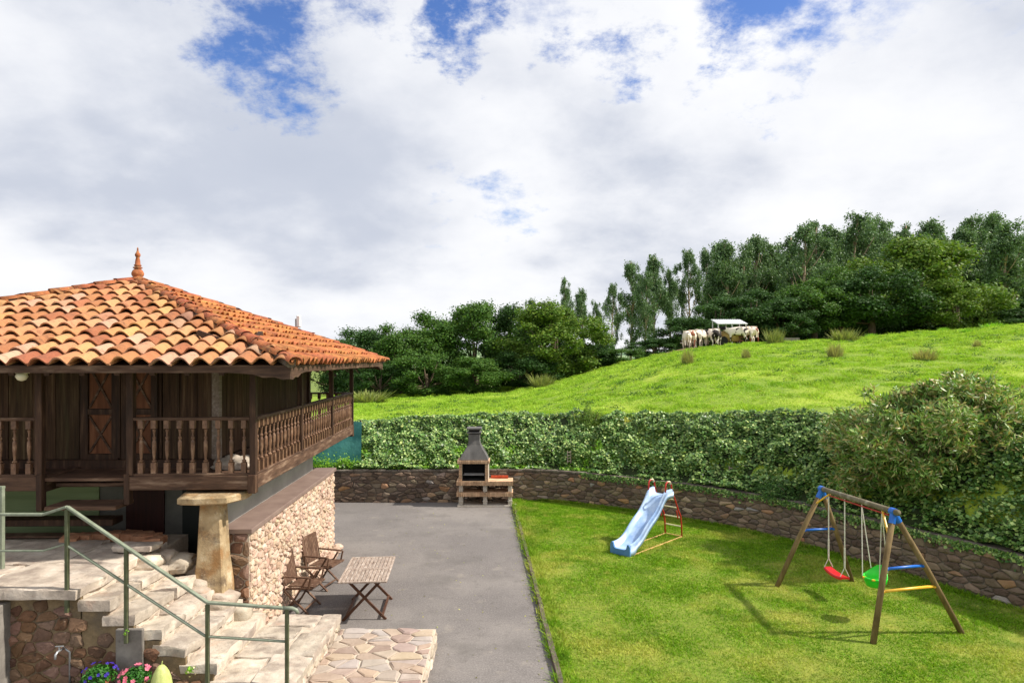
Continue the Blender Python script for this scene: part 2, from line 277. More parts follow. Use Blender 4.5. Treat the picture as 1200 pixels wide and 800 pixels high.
class G:
    """collects faces into one mesh"""
    def __init__(s): s.v = []; s.f = []
    def add(s, vs, fs):
        b = len(s.v); s.v += [tuple(p) for p in vs]; s.f += [tuple(b+i for i in f) for f in fs]
    def box(s, x0, x1, y0, y1, z0, z1, mtx=None, jit=0):
        vs = [Vector((x, y, z)) for x in (x0, x1) for y in (y0, y1) for z in (z0, z1)]
        if jit: vs = [p+Vector((R.uniform(-jit, jit), R.uniform(-jit, jit), R.uniform(-jit, jit))) for p in vs]
        if mtx is not None: vs = [mtx @ p for p in vs]
        s.add(vs, [(0, 1, 3, 2), (4, 6, 7, 5), (0, 4, 5, 1), (2, 3, 7, 6), (0, 2, 6, 4), (1, 5, 7, 3)]); return s
    def bar(s, a, b, w, h=None, up=(0, 0, 1)):
        """rectangular bar from a to b"""
        a = Vector(a); b = Vector(b); h = h or w; d = (b-a).normalized(); u = Vector(up)
        if abs(d.dot(u)) > .98: u = Vector((0, 1, 0))
        r = d.cross(u).normalized(); u = r.cross(d).normalized()
        vs = [p + r*(sx*w/2) + u*(sz*h/2) for p in (a, b) for sx in (-1, 1) for sz in (-1, 1)]
        s.add(vs, [(0, 1, 3, 2), (4, 6, 7, 5), (0, 4, 5, 1), (2, 3, 7, 6), (0, 2, 6, 4), (1, 5, 7, 3)]); return s
    def tube(s, pts, rad, n=8, cap=True):
        pts = [Vector(p) for p in pts]
        if isinstance(rad, (int, float)): rad = [rad]*len(pts)
        vs = []; fs = []; ref = None
        for i, p in enumerate(pts):
            d = (pts[min(i+1, len(pts)-1)] - pts[max(i-1, 0)]).normalized()
            if ref is None:
                ref = Vector((0, 0, 1)) if abs(d.z) < .9 else Vector((1, 0, 0))
            r = (ref - d*ref.dot(d)).normalized(); ref = r; q = d.cross(r)
            for k in range(n):
                a = 2*PI*k/n; vs.append(p + (r*math.cos(a)+q*math.sin(a))*rad[i])
        for i in range(len(pts)-1):
            for k in range(n):
                fs.append((i*n+k, i*n+(k+1) % n, (i+1)*n+(k+1) % n, (i+1)*n+k))
        if cap: fs.append(tuple(reversed(range(n)))); fs.append(tuple(range((len(pts)-1)*n, len(pts)*n)))
        s.add(vs, fs); return s
    def lathe(s, prof, n=12, c=(0, 0, 0), tilt=None):
        vs = []; fs = []; c = Vector(c)
        for r, z in prof:
            for k in range(n):
                a = 2*PI*k/n; p = Vector((r*math.cos(a), r*math.sin(a), z))
                if tilt is not None: p = tilt @ p
                vs.append(c+p)
        for i in range(len(prof)-1):
            for k in range(n): fs.append((i*n+k, i*n+(k+1) % n, (i+1)*n+(k+1) % n, (i+1)*n+k))
        fs.append(tuple(reversed(range(n)))); fs.append(tuple(range((len(prof)-1)*n, len(prof)*n)))
        s.add(vs, fs); return s
    def prism(s, poly, z0, z1, shrink=0, crown=0):
        """poly: list of (x,y) ccw; closed prism with optional bevelled top"""
        n = len(poly); cx = sum(p[0] for p in poly)/n; cy = sum(p[1] for p in poly)/n
        vs = [(x, y, z0) for x, y in poly] + [(x, y, z1-shrink*.6) for x, y in poly]
        fs = [tuple(reversed(range(n)))] + [(i, (i+1) % n, n+(i+1) % n, n+i) for i in range(n)]
        if shrink:
            for x, y in poly:
                dx, dy = x-cx, y-cy; l = math.hypot(dx, dy) or 1
                vs.append((x-dx/l*shrink, y-dy/l*shrink, z1 + R.uniform(-crown, crown)))
            fs += [(n+i, n+(i+1) % n, 2*n+(i+1) % n, 2*n+i) for i in range(n)]
            vs.append((cx, cy, z1+crown*.5)); fs += [(2*n+i, 2*n+(i+1) % n, 3*n) for i in range(n)]
        else: fs.append(tuple(range(n, 2*n)))
        s.add(vs, fs); return s
    def mesh(s, name, m, smooth=False, bev=0):
        me = bpy.data.meshes.new(name); me.from_pydata(s.v, [], s.f); me.materials.append(M[m])
        if bev:
            bm = bmesh.new(); bm.from_mesh(me)
            bmesh.ops.bevel(bm, geom=bm.edges[:], offset=bev, segments=1, affect='EDGES', clamp_overlap=True)
            bm.to_mesh(me); bm.free()
        if smooth: me.shade_smooth()
        me.update(); return me
    def obj(s, name, m, parent=None, smooth=False, bev=0, loc=None):
        return link(name, s.mesh(name, m, smooth, bev), parent, loc)

def link(name, me, parent=None, loc=None, rz=None):
    o = bpy.data.objects.new(name, me); COL.objects.link(o)
    if parent is not None: o.parent = parent
    if loc is not None: o.location = loc
    if rz is not None: o.rotation_euler = (0, 0, rz)
    return o
def tag(o, label=None, cat=None, group=None, kind=None):
    if label: o['label'] = label
    if cat: o['category'] = cat
    if group: o['group'] = group
    if kind: o['kind'] = kind
    return o
def thing(name, label, cat, loc=(0, 0, 0), rz=0, group=None):
    o = bpy.data.objects.new(name, None); COL.objects.link(o); o.location = loc; o.rotation_euler = (0, 0, rz); o.empty_display_size = .2
    return tag(o, label, cat, group)
def structure(o): o['kind'] = 'structure'; return o
def npmesh(name, m, verts, k, smooth=False):
    """verts: (n*k,3) array, faces of k consecutive verts"""
    nf = len(verts)//k
    me = bpy.data.meshes.new(name); me.vertices.add(len(verts)); me.vertices.foreach_set('co', np.asarray(verts, np.float32).ravel())
    me.loops.add(nf*k); me.loops.foreach_set('vertex_index', np.arange(nf*k, dtype=np.int32))
    me.polygons.add(nf); me.polygons.foreach_set('loop_start', np.arange(0, nf*k, k, dtype=np.int32))
    if smooth: me.polygons.foreach_set('use_smooth', np.ones(nf, bool))
    me.materials.append(M[m]); me.update(calc_edges=True); return me
def unit(a): return a/np.maximum(np.linalg.norm(a, axis=-1, keepdims=True), 1e-9)
def leaf_quads(c, nrm, size, aspect=.6, updir=None):
    """kite shaped leaves: c (n,3), nrm (n,3), size (n,)"""
    n = len(c); nrm = unit(nrm)
    t = NR.normal(size=(n, 3)) if updir is None else updir + NR.normal(scale=.35, size=(n, 3))
    t = unit(t - nrm*np.sum(t*nrm, 1, keepdims=True)); b = np.cross(nrm, t)
    s = size[:, None]
    v = np.empty((n, 4, 3)); v[:, 0] = c - t*s*.5; v[:, 1] = c + b*s*aspect*.5 - nrm*s*.08; v[:, 2] = c + t*s*.5; v[:, 3] = c - b*s*aspect*.5 - nrm*s*.08
    return v.reshape(-1, 3)
def blades(p, h, w, lean=.4):
    n = len(p); a = NR.uniform(0, 2*PI, n); d = np.stack([np.cos(a), np.sin(a), np.zeros(n)], 1)
    l = NR.normal(scale=lean, size=(n, 2)); top = p + np.concatenate([l*h[:, None], h[:, None]], 1)
    v = np.empty((n, 3, 3)); v[:, 0] = p - d*w[:, None]; v[:, 1] = p + d*w[:, None]; v[:, 2] = top
    return v.reshape(-1, 3)

# ---- irregular stones: bounded voronoi cells in a rectangle
def voronoi_cells(w, h, cw, ch, rng, jit=.42, stagger=True):
    nx = max(1, round(w/cw)); ny = max(1, round(h/ch)); cw = w/nx; ch = h/ny; P = {}
    for j in range(-1, ny+1):
        for i in range(-1, nx+1):
            off = (.5 if (j % 2 and stagger) else 0)
            P[i, j] = ((i+.5+off+rng.uniform(-jit, jit))*cw, (j+.5+rng.uniform(-jit, jit)*.8)*ch)
    out = []; asp = cw/ch
    for j in range(ny):
        for i in range(-1, nx+1):
            if (i, j) not in P: continue
            cx, cy = P[i, j]; poly = [(0, 0), (w, 0), (w, h), (0, h)]
            poly = [(max(cx-2*cw, 0), max(cy-2*ch, 0)), (min(cx+2*cw, w), max(cy-2*ch, 0)), (min(cx+2*cw, w), min(cy+2*ch, h)), (max(cx-2*cw, 0), min(cy+2*ch, h))]
            if cx < -cw or cx > w+cw: continue
            for dj in (-2, -1, 0, 1, 2):
                for di in (-2, -1, 0, 1, 2):
                    q = P.get((i+di, j+dj))
                    if q is None or (di == 0 and dj == 0): continue
                    # half-plane closer to c than q, metric stretched so that stones lie flat
                    nx_, ny_ = (q[0]-cx), (q[1]-cy)*asp*asp
                    mx, my = (q[0]+cx)/2, (q[1]+cy)/2
                    new = []
                    for a in range(len(poly)):
                        p1 = poly[a]; p2 = poly[(a+1) % len(poly)]
                        d1 = (p1[0]-mx)*nx_+(p1[1]-my)*ny_; d2 = (p2[0]-mx)*nx_+(p2[1]-my)*ny_
                        if d1 <= 0: new.append(p1)
                        if d1*d2 < 0:
                            t = d1/(d1-d2); new.append((p1[0]+(p2[0]-p1[0])*t, p1[1]+(p2[1]-p1[1])*t))
                    poly = new
                    if len(poly) < 3: break
                if len(poly) < 3: break
            if len(poly) < 3: continue
            area = .5*abs(sum(poly[a][0]*poly[(a+1) % len(poly)][1]-poly[(a+1) % len(poly)][0]*poly[a][1] for a in range(len(poly))))
            if area < cw*ch*.12: continue
            # drop near-duplicate corners
            q = [];
            for p in poly:
                if not q or math.hypot(p[0]-q[-1][0], p[1]-q[-1][1]) > .12*ch: q.append(p)
            if len(q) >= 3: out.append(q)
    return out
def chaikin(poly, k=.24):
    out = []
    for a, b in zip(poly, poly[1:]+poly[:1]):
        out += [(a[0]+(b[0]-a[0])*k, a[1]+(b[1]-a[1])*k), (a[0]+(b[0]-a[0])*(1-k), a[1]+(b[1]-a[1])*(1-k))]
    return out
ROUND = True
def stone_geo(g, poly, fmap, gap, proud, rng, back=.03):
    """one stone: poly in wall coords, fmap(u,v,out)->world"""
    if ROUND: poly = chaikin(poly, rng.uniform(.10, .20)); gap *= rng.uniform(.5, 1.5)
    n = len(poly); cx = sum(p[0] for p in poly)/n; cy = sum(p[1] for p in poly)/n
    def ring(shr, o, jit=0):
        vs = []
        for x, y in poly:
            dx, dy = x-cx, y-cy; l = math.hypot(dx, dy) or 1; k = max(.2, 1-shr/l)
            vs.append(fmap(cx+dx*k+rng.uniform(-jit, jit), cy+dy*k+rng.uniform(-jit, jit), o+rng.uniform(-jit, jit)))
        return vs
    A = ring(gap, -back); B = ring(gap+.004, proud*.45, .004); C = ring(gap+proud*.8+.012, proud, .007)
    vs = A+B+C+[fmap(cx+rng.uniform(-.01, .01), cy, proud*1.12)]
    fs = [(i, (i+1) % n, n+(i+1) % n, n+i) for i in range(n)] + [(n+i, n+(i+1) % n, 2*n+(i+1) % n, 2*n+i) for i in range(n)] + [(2*n+i, 2*n+(i+1) % n, 3*n) for i in range(n)]
    g.add(vs, fs)
def stone_face(parent, w, h, cw, ch, fmap, m, seed, gap=.012, proud=.035, limit=290, nearest=None, name='stone', jit=.42, cut=None):
    rng = random.Random(seed); cells = voronoi_cells(w, h, cw, ch, rng, jit)
    if cut: cells = [c for c in cells if cut(sum(p[0] for p in c)/len(c), sum(p[1] for p in c)/len(c))]
    if nearest: cells.sort(key=nearest)
    rest = G()
    for k, c in enumerate(cells):
        pr = proud*rng.uniform(.5, 1.35)
        if k < limit:
            g = G(); stone_geo(g, c, fmap, gap, pr, rng); g.obj(name, m, parent)
        else: stone_geo(rest, c, fmap, gap, pr, rng)
    if rest.v: tag(rest.obj(name+'work', m, parent), kind='stuff')
    return len(cells)

def pt(px, py, D): return Vector(((px-600)*D/800, D, CAM_H-(py-420)*D/800))

# ------------------------------------------------------------------ setting: ground, courtyard, terrain
g = G(); g.add([(-900, -900, -.08), (900, -900, -.08), (900, 900, -.08), (-900, 900, -.08)], [(0, 1, 2, 3)]); structure(g.obj('ground', 'ground'))
KERB = [(0.0, 20.95), (0.05, 20.5), (.64, 9.26), (1.25, -2.0), (1.8, -12)]
def kerb_x(y): return .05 + (20.5-y)*(.59/11.24)
PATH = [(-60, 23.5), (-30, 22.2), (-14, 21.2), (-4.3, 20.9), (-1, 20.95), (1.05, 20.85), (2.95, 19.85), (4.6, 18.6), (5.7, 17.6), (6.55, 16.5), (7.4, 14.9), (8.1, 13.5), (8.6, 12.4), (9.0, 11.5), (9.6, 9.8), (10.2, 7.5), (10.9, 3), (11.3, -4), (11.6, -30)]
def catmull(P, n):
    out = []
    for i in range(len(P)-1):
        p0 = Vector(P[max(i-1, 0)]); p1 = Vector(P[i]); p2 = Vector(P[i+1]); p3 = Vector(P[min(i+2, len(P)-1)])
        d1 = (p2-p1).length
        m1 = (p2-p0).normalized()*d1; m2 = (p3-p1).normalized()*d1
        for k in range(n):
            t = k/n; out.append((2*t**3-3*t*t+1)*p1+(t**3-2*t*t+t)*m1+(-2*t**3+3*t*t)*p2+(t**3-t*t)*m2)
    out.append(Vector(P[-1])); return out
WP = catmull(PATH, 8)
# keep a uniform arc-length table
WS = [0.0]
for a, b in zip(WP, WP[1:]): WS.append(WS[-1]+(b-a).length)
def wall_at(s):
    s = max(0, min(WS[-1]-1e-4, s)); lo, hi = 0, len(WS)-1
    while hi-lo > 1:
        m = (lo+hi)//2
        if WS[m] <= s: lo = m
        else: hi = m
    t = (s-WS[lo])/(WS[hi]-WS[lo]); p = WP[lo].lerp(WP[hi], t)
    a = WP[max(lo-1, 0)]; b = WP[min(hi+1, len(WP)-1)]; d0 = (WP[hi]-WP[max(lo-1,0)]).normalized(); d1 = (b-WP[lo]).normalized(); d = d0.lerp(d1, t).normalized()
    return p, Vector((-d.y, d.x))       # outward normal (away from the court)
def s_of(x, y):
    return min(range(len(WP)), key=lambda i: (WP[i]-Vector((x, y))).length)
S0 = WS[s_of(-6.5, 21)]; S1 = WS[s_of(10.2, 7.5)]
def interp(x, T):
    if x <= T[0][0]: return T[0][1]
    for (a, va), (b, vb) in zip(T, T[1:]):
        if x <= b: return va+(vb-va)*(x-a)/(b-a)
    return T[-1][1]
def hedge_top(x): return interp(x, [(-20, 2.0), (-4, 2.22), (1, 2.42), (5, 2.6), (8, 2.88), (12, 3.1), (30, 3.6)])
RIDGE = [(-60, 1.0), (-20, 1.2), (-10.6, 1.35), (0, 1.85), (4, 2.6), (7.5, 3.5), (14.5, 5.05), (19.6, 5.6), (30, 6.05), (45, 7.2), (70, 8.5), (120, 10)]
def field_z(x, y):
    s = 58*x/max(y, 14); zr = interp(s, RIDGE)
    t = max(0, min(1, (y-20)/38)); t = .6*t*(2-t)+.4*t*t*(3-2*t)
    z = hedge_top(x)*(1-t)+zr*t
    if y > 58: z -= min(.05*(y-58), 3.4)*(1 if s < 20 else .6)
    a = min(1, max(0, (y-22)/20))
    z += .22*a*mnoise.noise(Vector((x*.11, y*.11, 3))) + .07*mnoise.noise(Vector((x*.9, y*.6, 7)))
    return z
def bank_z(x, y, d):
    zt = field_z(x, y)
    if d < .3: return .9
    if d < 1.9:
        t = (d-.3)/1.6; t = t**.75
        return .95+(zt-.95)*t
    return zt
offs = [.22, .3, .5, .75, 1.0, 1.3, 1.6, 1.9, 2.4, 3, 3.7, 4.5, 5.5, 6.5, 7.7, 9, 10.5, 12, 14, 16, 18.5, 21, 24, 27, 30, 33, 36, 39, 42, 46, 50, 56, 64, 74, 90, 120, 200, 400, 800]
ss = [WS[0]+(WS[-1]-WS[0])*i/520 for i in range(521)]
vs = []; fs = []; no = len(offs)
for s in ss:
    p, n = wall_at(s)
    for d in offs:
        q = p+n*d; z = bank_z(q.x, q.y, d)
        if d > 100: z = -.5
        vs.append((q.x, q.y, z))
for i in range(len(ss)-1):
    for j in range(no-1): fs.append((i*no+j, (i+1)*no+j, (i+1)*no+j+1, i*no+j+1))
g = G(); g.v = vs; g.f = [tuple(reversed(f)) for f in fs]; o = structure(g.obj('field', 'field', smooth=True))
# asphalt yard, lawn, kerb
g = G(); ys = [-15+i*.5 for i in range(73)]
poly = [(kerb_x(y), y) for y in ys if y < 21]
g.add([(-40, -15, 0)]+[(x, y, 0) for x, y in poly]+[(0, 21.2, 0), (-40, 23, 0)], [tuple(range(len(poly)+3))]); structure(g.obj('asphalt_yard', 'asphalt'))
def wall_x(y):
    best = None
    for a, b in zip(WP, WP[1:]):
        if (a.y-y)*(b.y-y) <= 0 and a.y != b.y and a.x > -3:
            best = a.x+(b.x-a.x)*(y-a.y)/(b.y-a.y)
    return best if best is not None else 1.0
wx_tab_y = np.linspace(-15, 20.85, 400); wx_tab = np.array([wall_x(y) for y in wx_tab_y])
g = G(); vs = []; fs = []
for j, y in enumerate(np.linspace(-14, 20.8, 120)):
    x0 = kerb_x(y)+.05; x1 = max(wall_x(y)+.1, x0+.05)
    for i in range(31):
        x = x0+(x1-x0)*i/30; vs.append((x, y, .045+.02*mnoise.noise(Vector((x*1.2, y*1.2, 0)))))
for j in range(119):
    for i in range(30): fs.append((j*31+i, j*31+i+1, (j+1)*31+i+1, (j+1)*31+i))
g.v = vs; g.f = fs; structure(g.obj('lawn', 'lawn', smooth=True))
kr = tag(thing('kerb_edging', 'thin dark concrete edging between the grey yard and the lawn', 'kerb', (0, 0, 0)), kind=None)
y = -6.0
while y < 20.4:
    L_ = .95; g = G(); x0 = kerb_x(y); x1 = kerb_x(y+L_)
    g.add([(x0-.03, y+.008, -.02), (x0+.05, y+.008, -.02), (x1+.05, y+L_-.008, -.02), (x1-.03, y+L_-.008, -.02)]+[(x0-.03+R.uniform(-.012, .012), y+.008, .09+R.uniform(-.015, .01)), (x0+.045, y+.008, .09+R.uniform(-.015, .01)), (x1+.045, y+L_-.008, .09), (x1-.03, y+L_-.008, .09)],
          [(3, 2, 1, 0), (4, 5, 6, 7), (0, 1, 5, 4), (1, 2, 6, 5), (2, 3, 7, 6), (3, 0, 4, 7)])
    g.obj('edging_stone', 'kerb', kr, bev=.006); y += L_
# lawn grass
n = 330000
D = 6.3+(20.9-6.3)*NR.uniform(size=n)**1.0; x1 = np.interp(D, wx_tab_y, wx_tab); x0 = .05+(20.5-D)*(.59/11.24)+.03
x = x0+(np.minimum(x1, D*.80)-x0)*NR.uniform(size=n); p = np.stack([x, D, np.full(n, .035)], 1)
h = NR.uniform(.018, .045, n); edge = np.minimum(x-x0, x1-x); h += np.where(edge < .22, NR.uniform(0, .07, n), 0)
far = D/14.0
o = link('lawn_grass', npmesh('lawn_grass', 'lawnblade', blades(p, h*(.8+.3*far), NR.uniform(.007, .014, n)*(.6+.5*far), .75), 3)); tag(o, 'short mown grass with yellowed patches over the whole lawn', 'grass', kind='stuff')
# ragged grass and dirt along the edging
n = 4200; D = NR.uniform(6.5, 20.4, n); x = .05+(20.5-D)*(.59/11.24)+NR.normal(.02, .045, n); k = np.array([mnoise.noise(Vector((0, d*1.7, 0))) for d in D]) > -.15; p = np.stack([x, D, np.full(n, .02)], 1)[k]
tag(link('edge_grass', npmesh('edge_grass', 'lawnblade', blades(p, NR.uniform(.04, .13, len(p)), NR.uniform(.006, .012, len(p)), .8), 3)), 'longer ragged grass growing over the edging of the yard', 'grass', kind='stuff')
# field grass
n = 330000
D = 20+40*NR.uniform(size=n)**1.15; bx = NR.uniform(-.27, .80, n); x = bx*D
zf = np.array([field_z(a, b) for a, b in zip(x[:], D[:])]) if n < 10 else None
gx = np.linspace(-20, 52, 360); gy = np.linspace(16, 64, 240); GZ = np.array([[field_z(a, b) for a in gx] for b in gy])
def fz(xa, ya):
    i = np.clip((xa-gx[0])/(gx[1]-gx[0]), 0, len(gx)-1.001); j = np.clip((ya-gy[0])/(gy[1]-gy[0]), 0, len(gy)-1.001)
    i0 = i.astype(int); j0 = j.astype(int); a = i-i0; b = j-j0
    return GZ[j0, i0]*(1-a)*(1-b)+GZ[j0, i0+1]*a*(1-b)+GZ[j0+1, i0]*(1-a)*b+GZ[j0+1, i0+1]*a*b
# outside of the wall + bank only
wallD = np.interp(x, [w.x for w in WP if w.x > -4.3 and w.y > 3], [w.y for w in WP if w.x > -4.3 and w.y > 3]); wallD = np.where(x < -4.3, 21, wallD)
keep = (D > wallD+np.where(x > 4, 3.2, 2.1)) & ~((((x-17.5)/3.7)**2+((D-58)/2.2)**2 < 1) | (((x-13.6)/1.6)**2+((D-55.6)/2.6)**2 < .9) | (((x-23)/3.2)**2+(D-60.5)**2 < 1)); x = x[keep]; D = D[keep]; n = len(x)
cl = np.array([mnoise.noise(Vector((a*.9, b*.55, 1))) for a, b in zip(x, D)])
c2 = np.array([mnoise.noise(Vector((a*1.9, b*1.1, 5))) for a, b in zip(x, D)])
h = (.025+.04*NR.uniform(size=n)+.20*np.clip(cl*.6+c2*.8, 0, 1)**1.1)*(.6+D/55)
p = np.stack([x, D, fz(x, D)-.02], 1)
o = link('field_grass', npmesh('field_grass', 'fieldblade', blades(p, h, .012+.010*D/20*NR.uniform(.5, 1.2, n), .8), 3)); tag(o, 'bright pasture grass in small hummocks over the hillside', 'grass', kind='stuff')
n = 16000; D = NR.uniform(23, 58, 500); x = NR.uniform(-.2, .8, 500)*D; ix = NR.randint(0, 500, n); sx = NR.normal(0, .16, n); sy = NR.normal(0, .14, n)
p = np.stack([x[ix]+sx, D[ix]+sy, np.zeros(n)], 1); wd = np.interp(p[:, 0], [w.x for w in WP if w.x > -4.3 and w.y > 3], [w.y for w in WP if w.x > -4.3 and w.y > 3]); p = p[p[:, 1] > wd+3.4]; p[:, 2] = fz(p[:, 0], p[:, 1])+NR.uniform(.0, .12, len(p))
o = link('pasture_weeds', npmesh('pasture_weeds', 'oak', leaf_quads(p, NR.normal(size=(len(p), 3))+np.array([0, 0, .8]), NR.uniform(.05, .13, len(p)), .35), 4)); tag(o, 'darker weed patches scattered through the pasture grass', 'weeds', kind='stuff')
# mud patch by the feeder
g = G(); vs = []; mc = []
for k, (mx, my, rx, ry) in enumerate(((17.5, 58.0, 3.9, 2.2), (13.6, 55.6, 1.6, 2.6), (23, 60.5, 3.2, 1.0))):
    base = len(g.v); ring = []
    NA = 28
    g.v.append((mx, my, field_z(mx, my)+.10))
    for rr in (.5, 1.0):
        for a in range(NA):
            an = 2*PI*a/NA; k2 = rr*(1+.28*mnoise.noise(Vector((math.cos(an)*2+k*7, math.sin(an)*2, 0))))
            X_ = mx+rx*k2*math.cos(an); Y_ = my+ry*k2*math.sin(an); g.v.append((X_, Y_, field_z(X_, Y_)+(.09 if rr < 1 else -.03)))
    for a in range(NA):
        g.f.append((base, base+1+a, base+1+(a+1) % NA)); g.f.append((base+1+a, base+1+NA+a, base+1+NA+(a+1) % NA, base+1+(a+1) % NA))
structure(g.obj('mud_track', 'mud'))
# distant hills
g = G(); vs = []; fs = []; NA = 120
for j, (rr, hh) in enumerate(((330, 0.), (400, .35), (470, .8), (540, 1.0), (640, .8), (760, .3))):
    for i in range(NA+1):
        a = math.radians(-85+170*i/NA); px = 600+800*math.tan(a) if abs(a) < 1.3 else 5000*(1 if a > 0 else -1)
        top = interp(px, [(-2000, 20), (200, 17), (420, 19.5), (520, 12), (700, 9), (1200, 13), (3000, 22)])*(1+.18*mnoise.noise(Vector((a*14, j*.4, 0))))
        vs.append((rr*math.sin(a), rr*math.cos(a), -1+(top+1)*hh))
for j in range(5):
    for i in range(NA): fs.append((j*(NA+1)+i, (j+1)*(NA+1)+i, (j+1)*(NA+1)+i+1, j*(NA+1)+i+1))
g.v = vs; g.f = [tuple(reversed(f)) for f in fs]; structure(g.obj('hills', 'hills', smooth=True))

# ------------------------------------------------------------------ curved retaining wall
rw = thing('retaining_wall', 'long curved dark rubble stone wall along the back of yard and lawn', 'stone wall', (WP[s_of(2.95, 19.85)].x, WP[s_of(2.95, 19.85)].y, 0))
RO = rw.location.copy(); WH = .97
g = G(); vs = []; fs = []; NS = 160
for i in range(NS+1):
    s = S0+(S1-S0)*i/NS; p, nn = wall_at(s)
    for d, z in ((0, -.1), (0, WH-.02), (.42, WH-.02), (.42, -.1)):
        q = p+nn*d; vs.append((q.x-RO.x, q.y-RO.y, z-RO.z))
for i in range(NS):
    for k in range(4): fs.append((i*4+k, (i+1)*4+k, (i+1)*4+(k+1) % 4, i*4+(k+1) % 4))
g.v = vs; g.f = fs; g.obj('mortar_core', 'wallmortar', rw)
def wmap(u, v, o):
    p, nn = wall_at(S1-u if False else S0+u); q = p-nn*o; return (q.x-RO.x, q.y-RO.y, v-.04)
stone_face(rw, S1-S0, WH, .25, .125, wmap, 'wallstone', 3, gap=.007, proud=.032, jit=.55, limit=295, nearest=lambda c: (Vector(wall_at(S0+c[0][0])[0])).length)
cg = G(); s = S0
while s < S1-.3:   # thin uneven coping of flat stones
    L_ = R.uniform(.3, .6); a, na = wall_at(s+.006); b, nb = wall_at(min(s+L_, S1)-.006); j = R.uniform(-.012, .012); o0 = -.035+R.uniform(-.015, .015); o1 = .40
    vs = [(*(a+na*o0), WH-.02+j), (*(b+nb*o0), WH-.02+j), (*(b+nb*o1), WH-.02+j), (*(a+na*o1), WH-.02+j)]; vs += [(x, y, z+.045+R.uniform(0, .012)) for x, y, z in vs]
    cg.add([(x-RO.x, y-RO.y, z) for x, y, z in vs], [(3, 2, 1, 0), (4, 5, 6, 7), (0, 1, 5, 4), (1, 2, 6, 5), (2, 3, 7, 6), (3, 0, 4, 7)]); s += L_
tag(cg.obj('coping', 'wallmortar', rw), kind='stuff')

# ------------------------------------------------------------------ ivy on the bank
def bank_points(n, s0, s1, d0, d1):
    S = NR.uniform(s0, s1, n); Dd = NR.uniform(d0, d1, n); P = np.empty((n, 3)); NN = np.empty((n, 3))
    tabs = np.linspace(s0, s1, 400); tp = np.array([[*wall_at(s)[0], *wall_at(s)[1]] for s in tabs])
    for k in range(4):
        c = np.interp(S, tabs, tp[:, k])
        if k < 2: P[:, k] = c
        else: NN[:, k-2] = c
    P[:, 0] += NN[:, 0]*Dd; P[:, 1] += NN[:, 1]*Dd
    t = np.clip((Dd-.3)/1.6, 0, 1)**.75
    zt = np.array([hedge_top(a) for a in P[:, 0]]); P[:, 2] = .97+(zt+.06-.97)*t
    NN[:, 2] = -.9
    return P, -NN, Dd
SI0 = WS[s_of(-5.05, 21)]; SI1 = WS[s_of(10.0, 8.5)]
n = 78000; P, NN, Dd = bank_points(n, SI0, SI1, .16, 2.0)
lump = np.array([mnoise.noise(Vector(p*1.6)) + .6*mnoise.noise(Vector(p*3.7)) for p in P])
P += unit(NN)*(.06+.24*lump[:, None]+NR.uniform(-.05, .12, (n, 1)))
keep = P[:, 2] > .9
P = P[keep]; NN = NN[keep]; n = len(P)
v = leaf_quads(P, unit(NN)+NR.normal(scale=.55, size=(n, 3))+np.array([.35, 0, .5]), NR.uniform(.045, .085, n)+.06*NR.uniform(0, 1, n)**4, .85)
o = link('ivy', npmesh('ivy', 'ivy', v, 4)); tag(o, 'dense ivy leaves covering the bank above the stone wall', 'ivy', kind='stuff')
# dark green backing sheet directly under the leaves
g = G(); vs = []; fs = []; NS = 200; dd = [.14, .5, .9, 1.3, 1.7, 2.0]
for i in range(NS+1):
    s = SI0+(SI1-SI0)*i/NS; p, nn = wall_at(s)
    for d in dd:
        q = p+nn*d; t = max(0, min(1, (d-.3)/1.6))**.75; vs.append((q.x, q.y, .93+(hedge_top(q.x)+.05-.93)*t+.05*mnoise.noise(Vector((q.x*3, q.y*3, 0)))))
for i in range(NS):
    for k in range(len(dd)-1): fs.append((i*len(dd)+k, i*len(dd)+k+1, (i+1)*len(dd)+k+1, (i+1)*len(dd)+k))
g.v = vs; g.f = fs; structure(g.obj('ivy_backing', 'ivydark', smooth=True))
# ivy trailing over the wall
n = 2600; S = NR.uniform(WS[s_of(2, 20.5)], SI1, n); Z = .99-np.abs(NR.normal(scale=.07, size=n)); P = np.empty((n, 3)); NN = np.zeros((n, 3))
for i in range(n):
    p, nn = wall_at(S[i]); hang = max(0, mnoise.noise(Vector((S[i]*.8, 0, 0))))*(.5 if p.y < 13 else .12); P[i] = (p.x-nn.x*.05, p.y-nn.y*.05, Z[i]-hang*NR.uniform()); NN[i] = (-nn.x, -nn.y, .4)
o = link('trailing_ivy', npmesh('trailing_ivy', 'ivy', leaf_quads(P, NN+NR.normal(scale=.5, size=(n, 3)), NR.uniform(.05, .10, n), .85), 4)); tag(o, 'ivy shoots hanging over the top of the stone wall', 'ivy', kind='stuff')
# bright weeds along the wall foot of the bank on the left
n = 15000; P, NN, Dd = bank_points(n, WS[s_of(-8, 21)], WS[s_of(2.9, 19.8)], .12, .75)
P[:, 2] += NR.uniform(0, .12, n); w_ = np.array([mnoise.noise(Vector((p[0]*1.3, 4, 0))) for p in P]); k = (w_ > -.1) | (P[:, 0] < -2.5); P = P[k]; n = len(P)
o = link('bank_weeds', npmesh('bank_weeds', 'weed', leaf_quads(P, NR.normal(size=(n, 3))+np.array([0, -.6, .8]), NR.uniform(.04, .11, n), .4), 4)); tag(o, 'bright green weeds growing along the top of the back wall', 'weeds', kind='stuff')

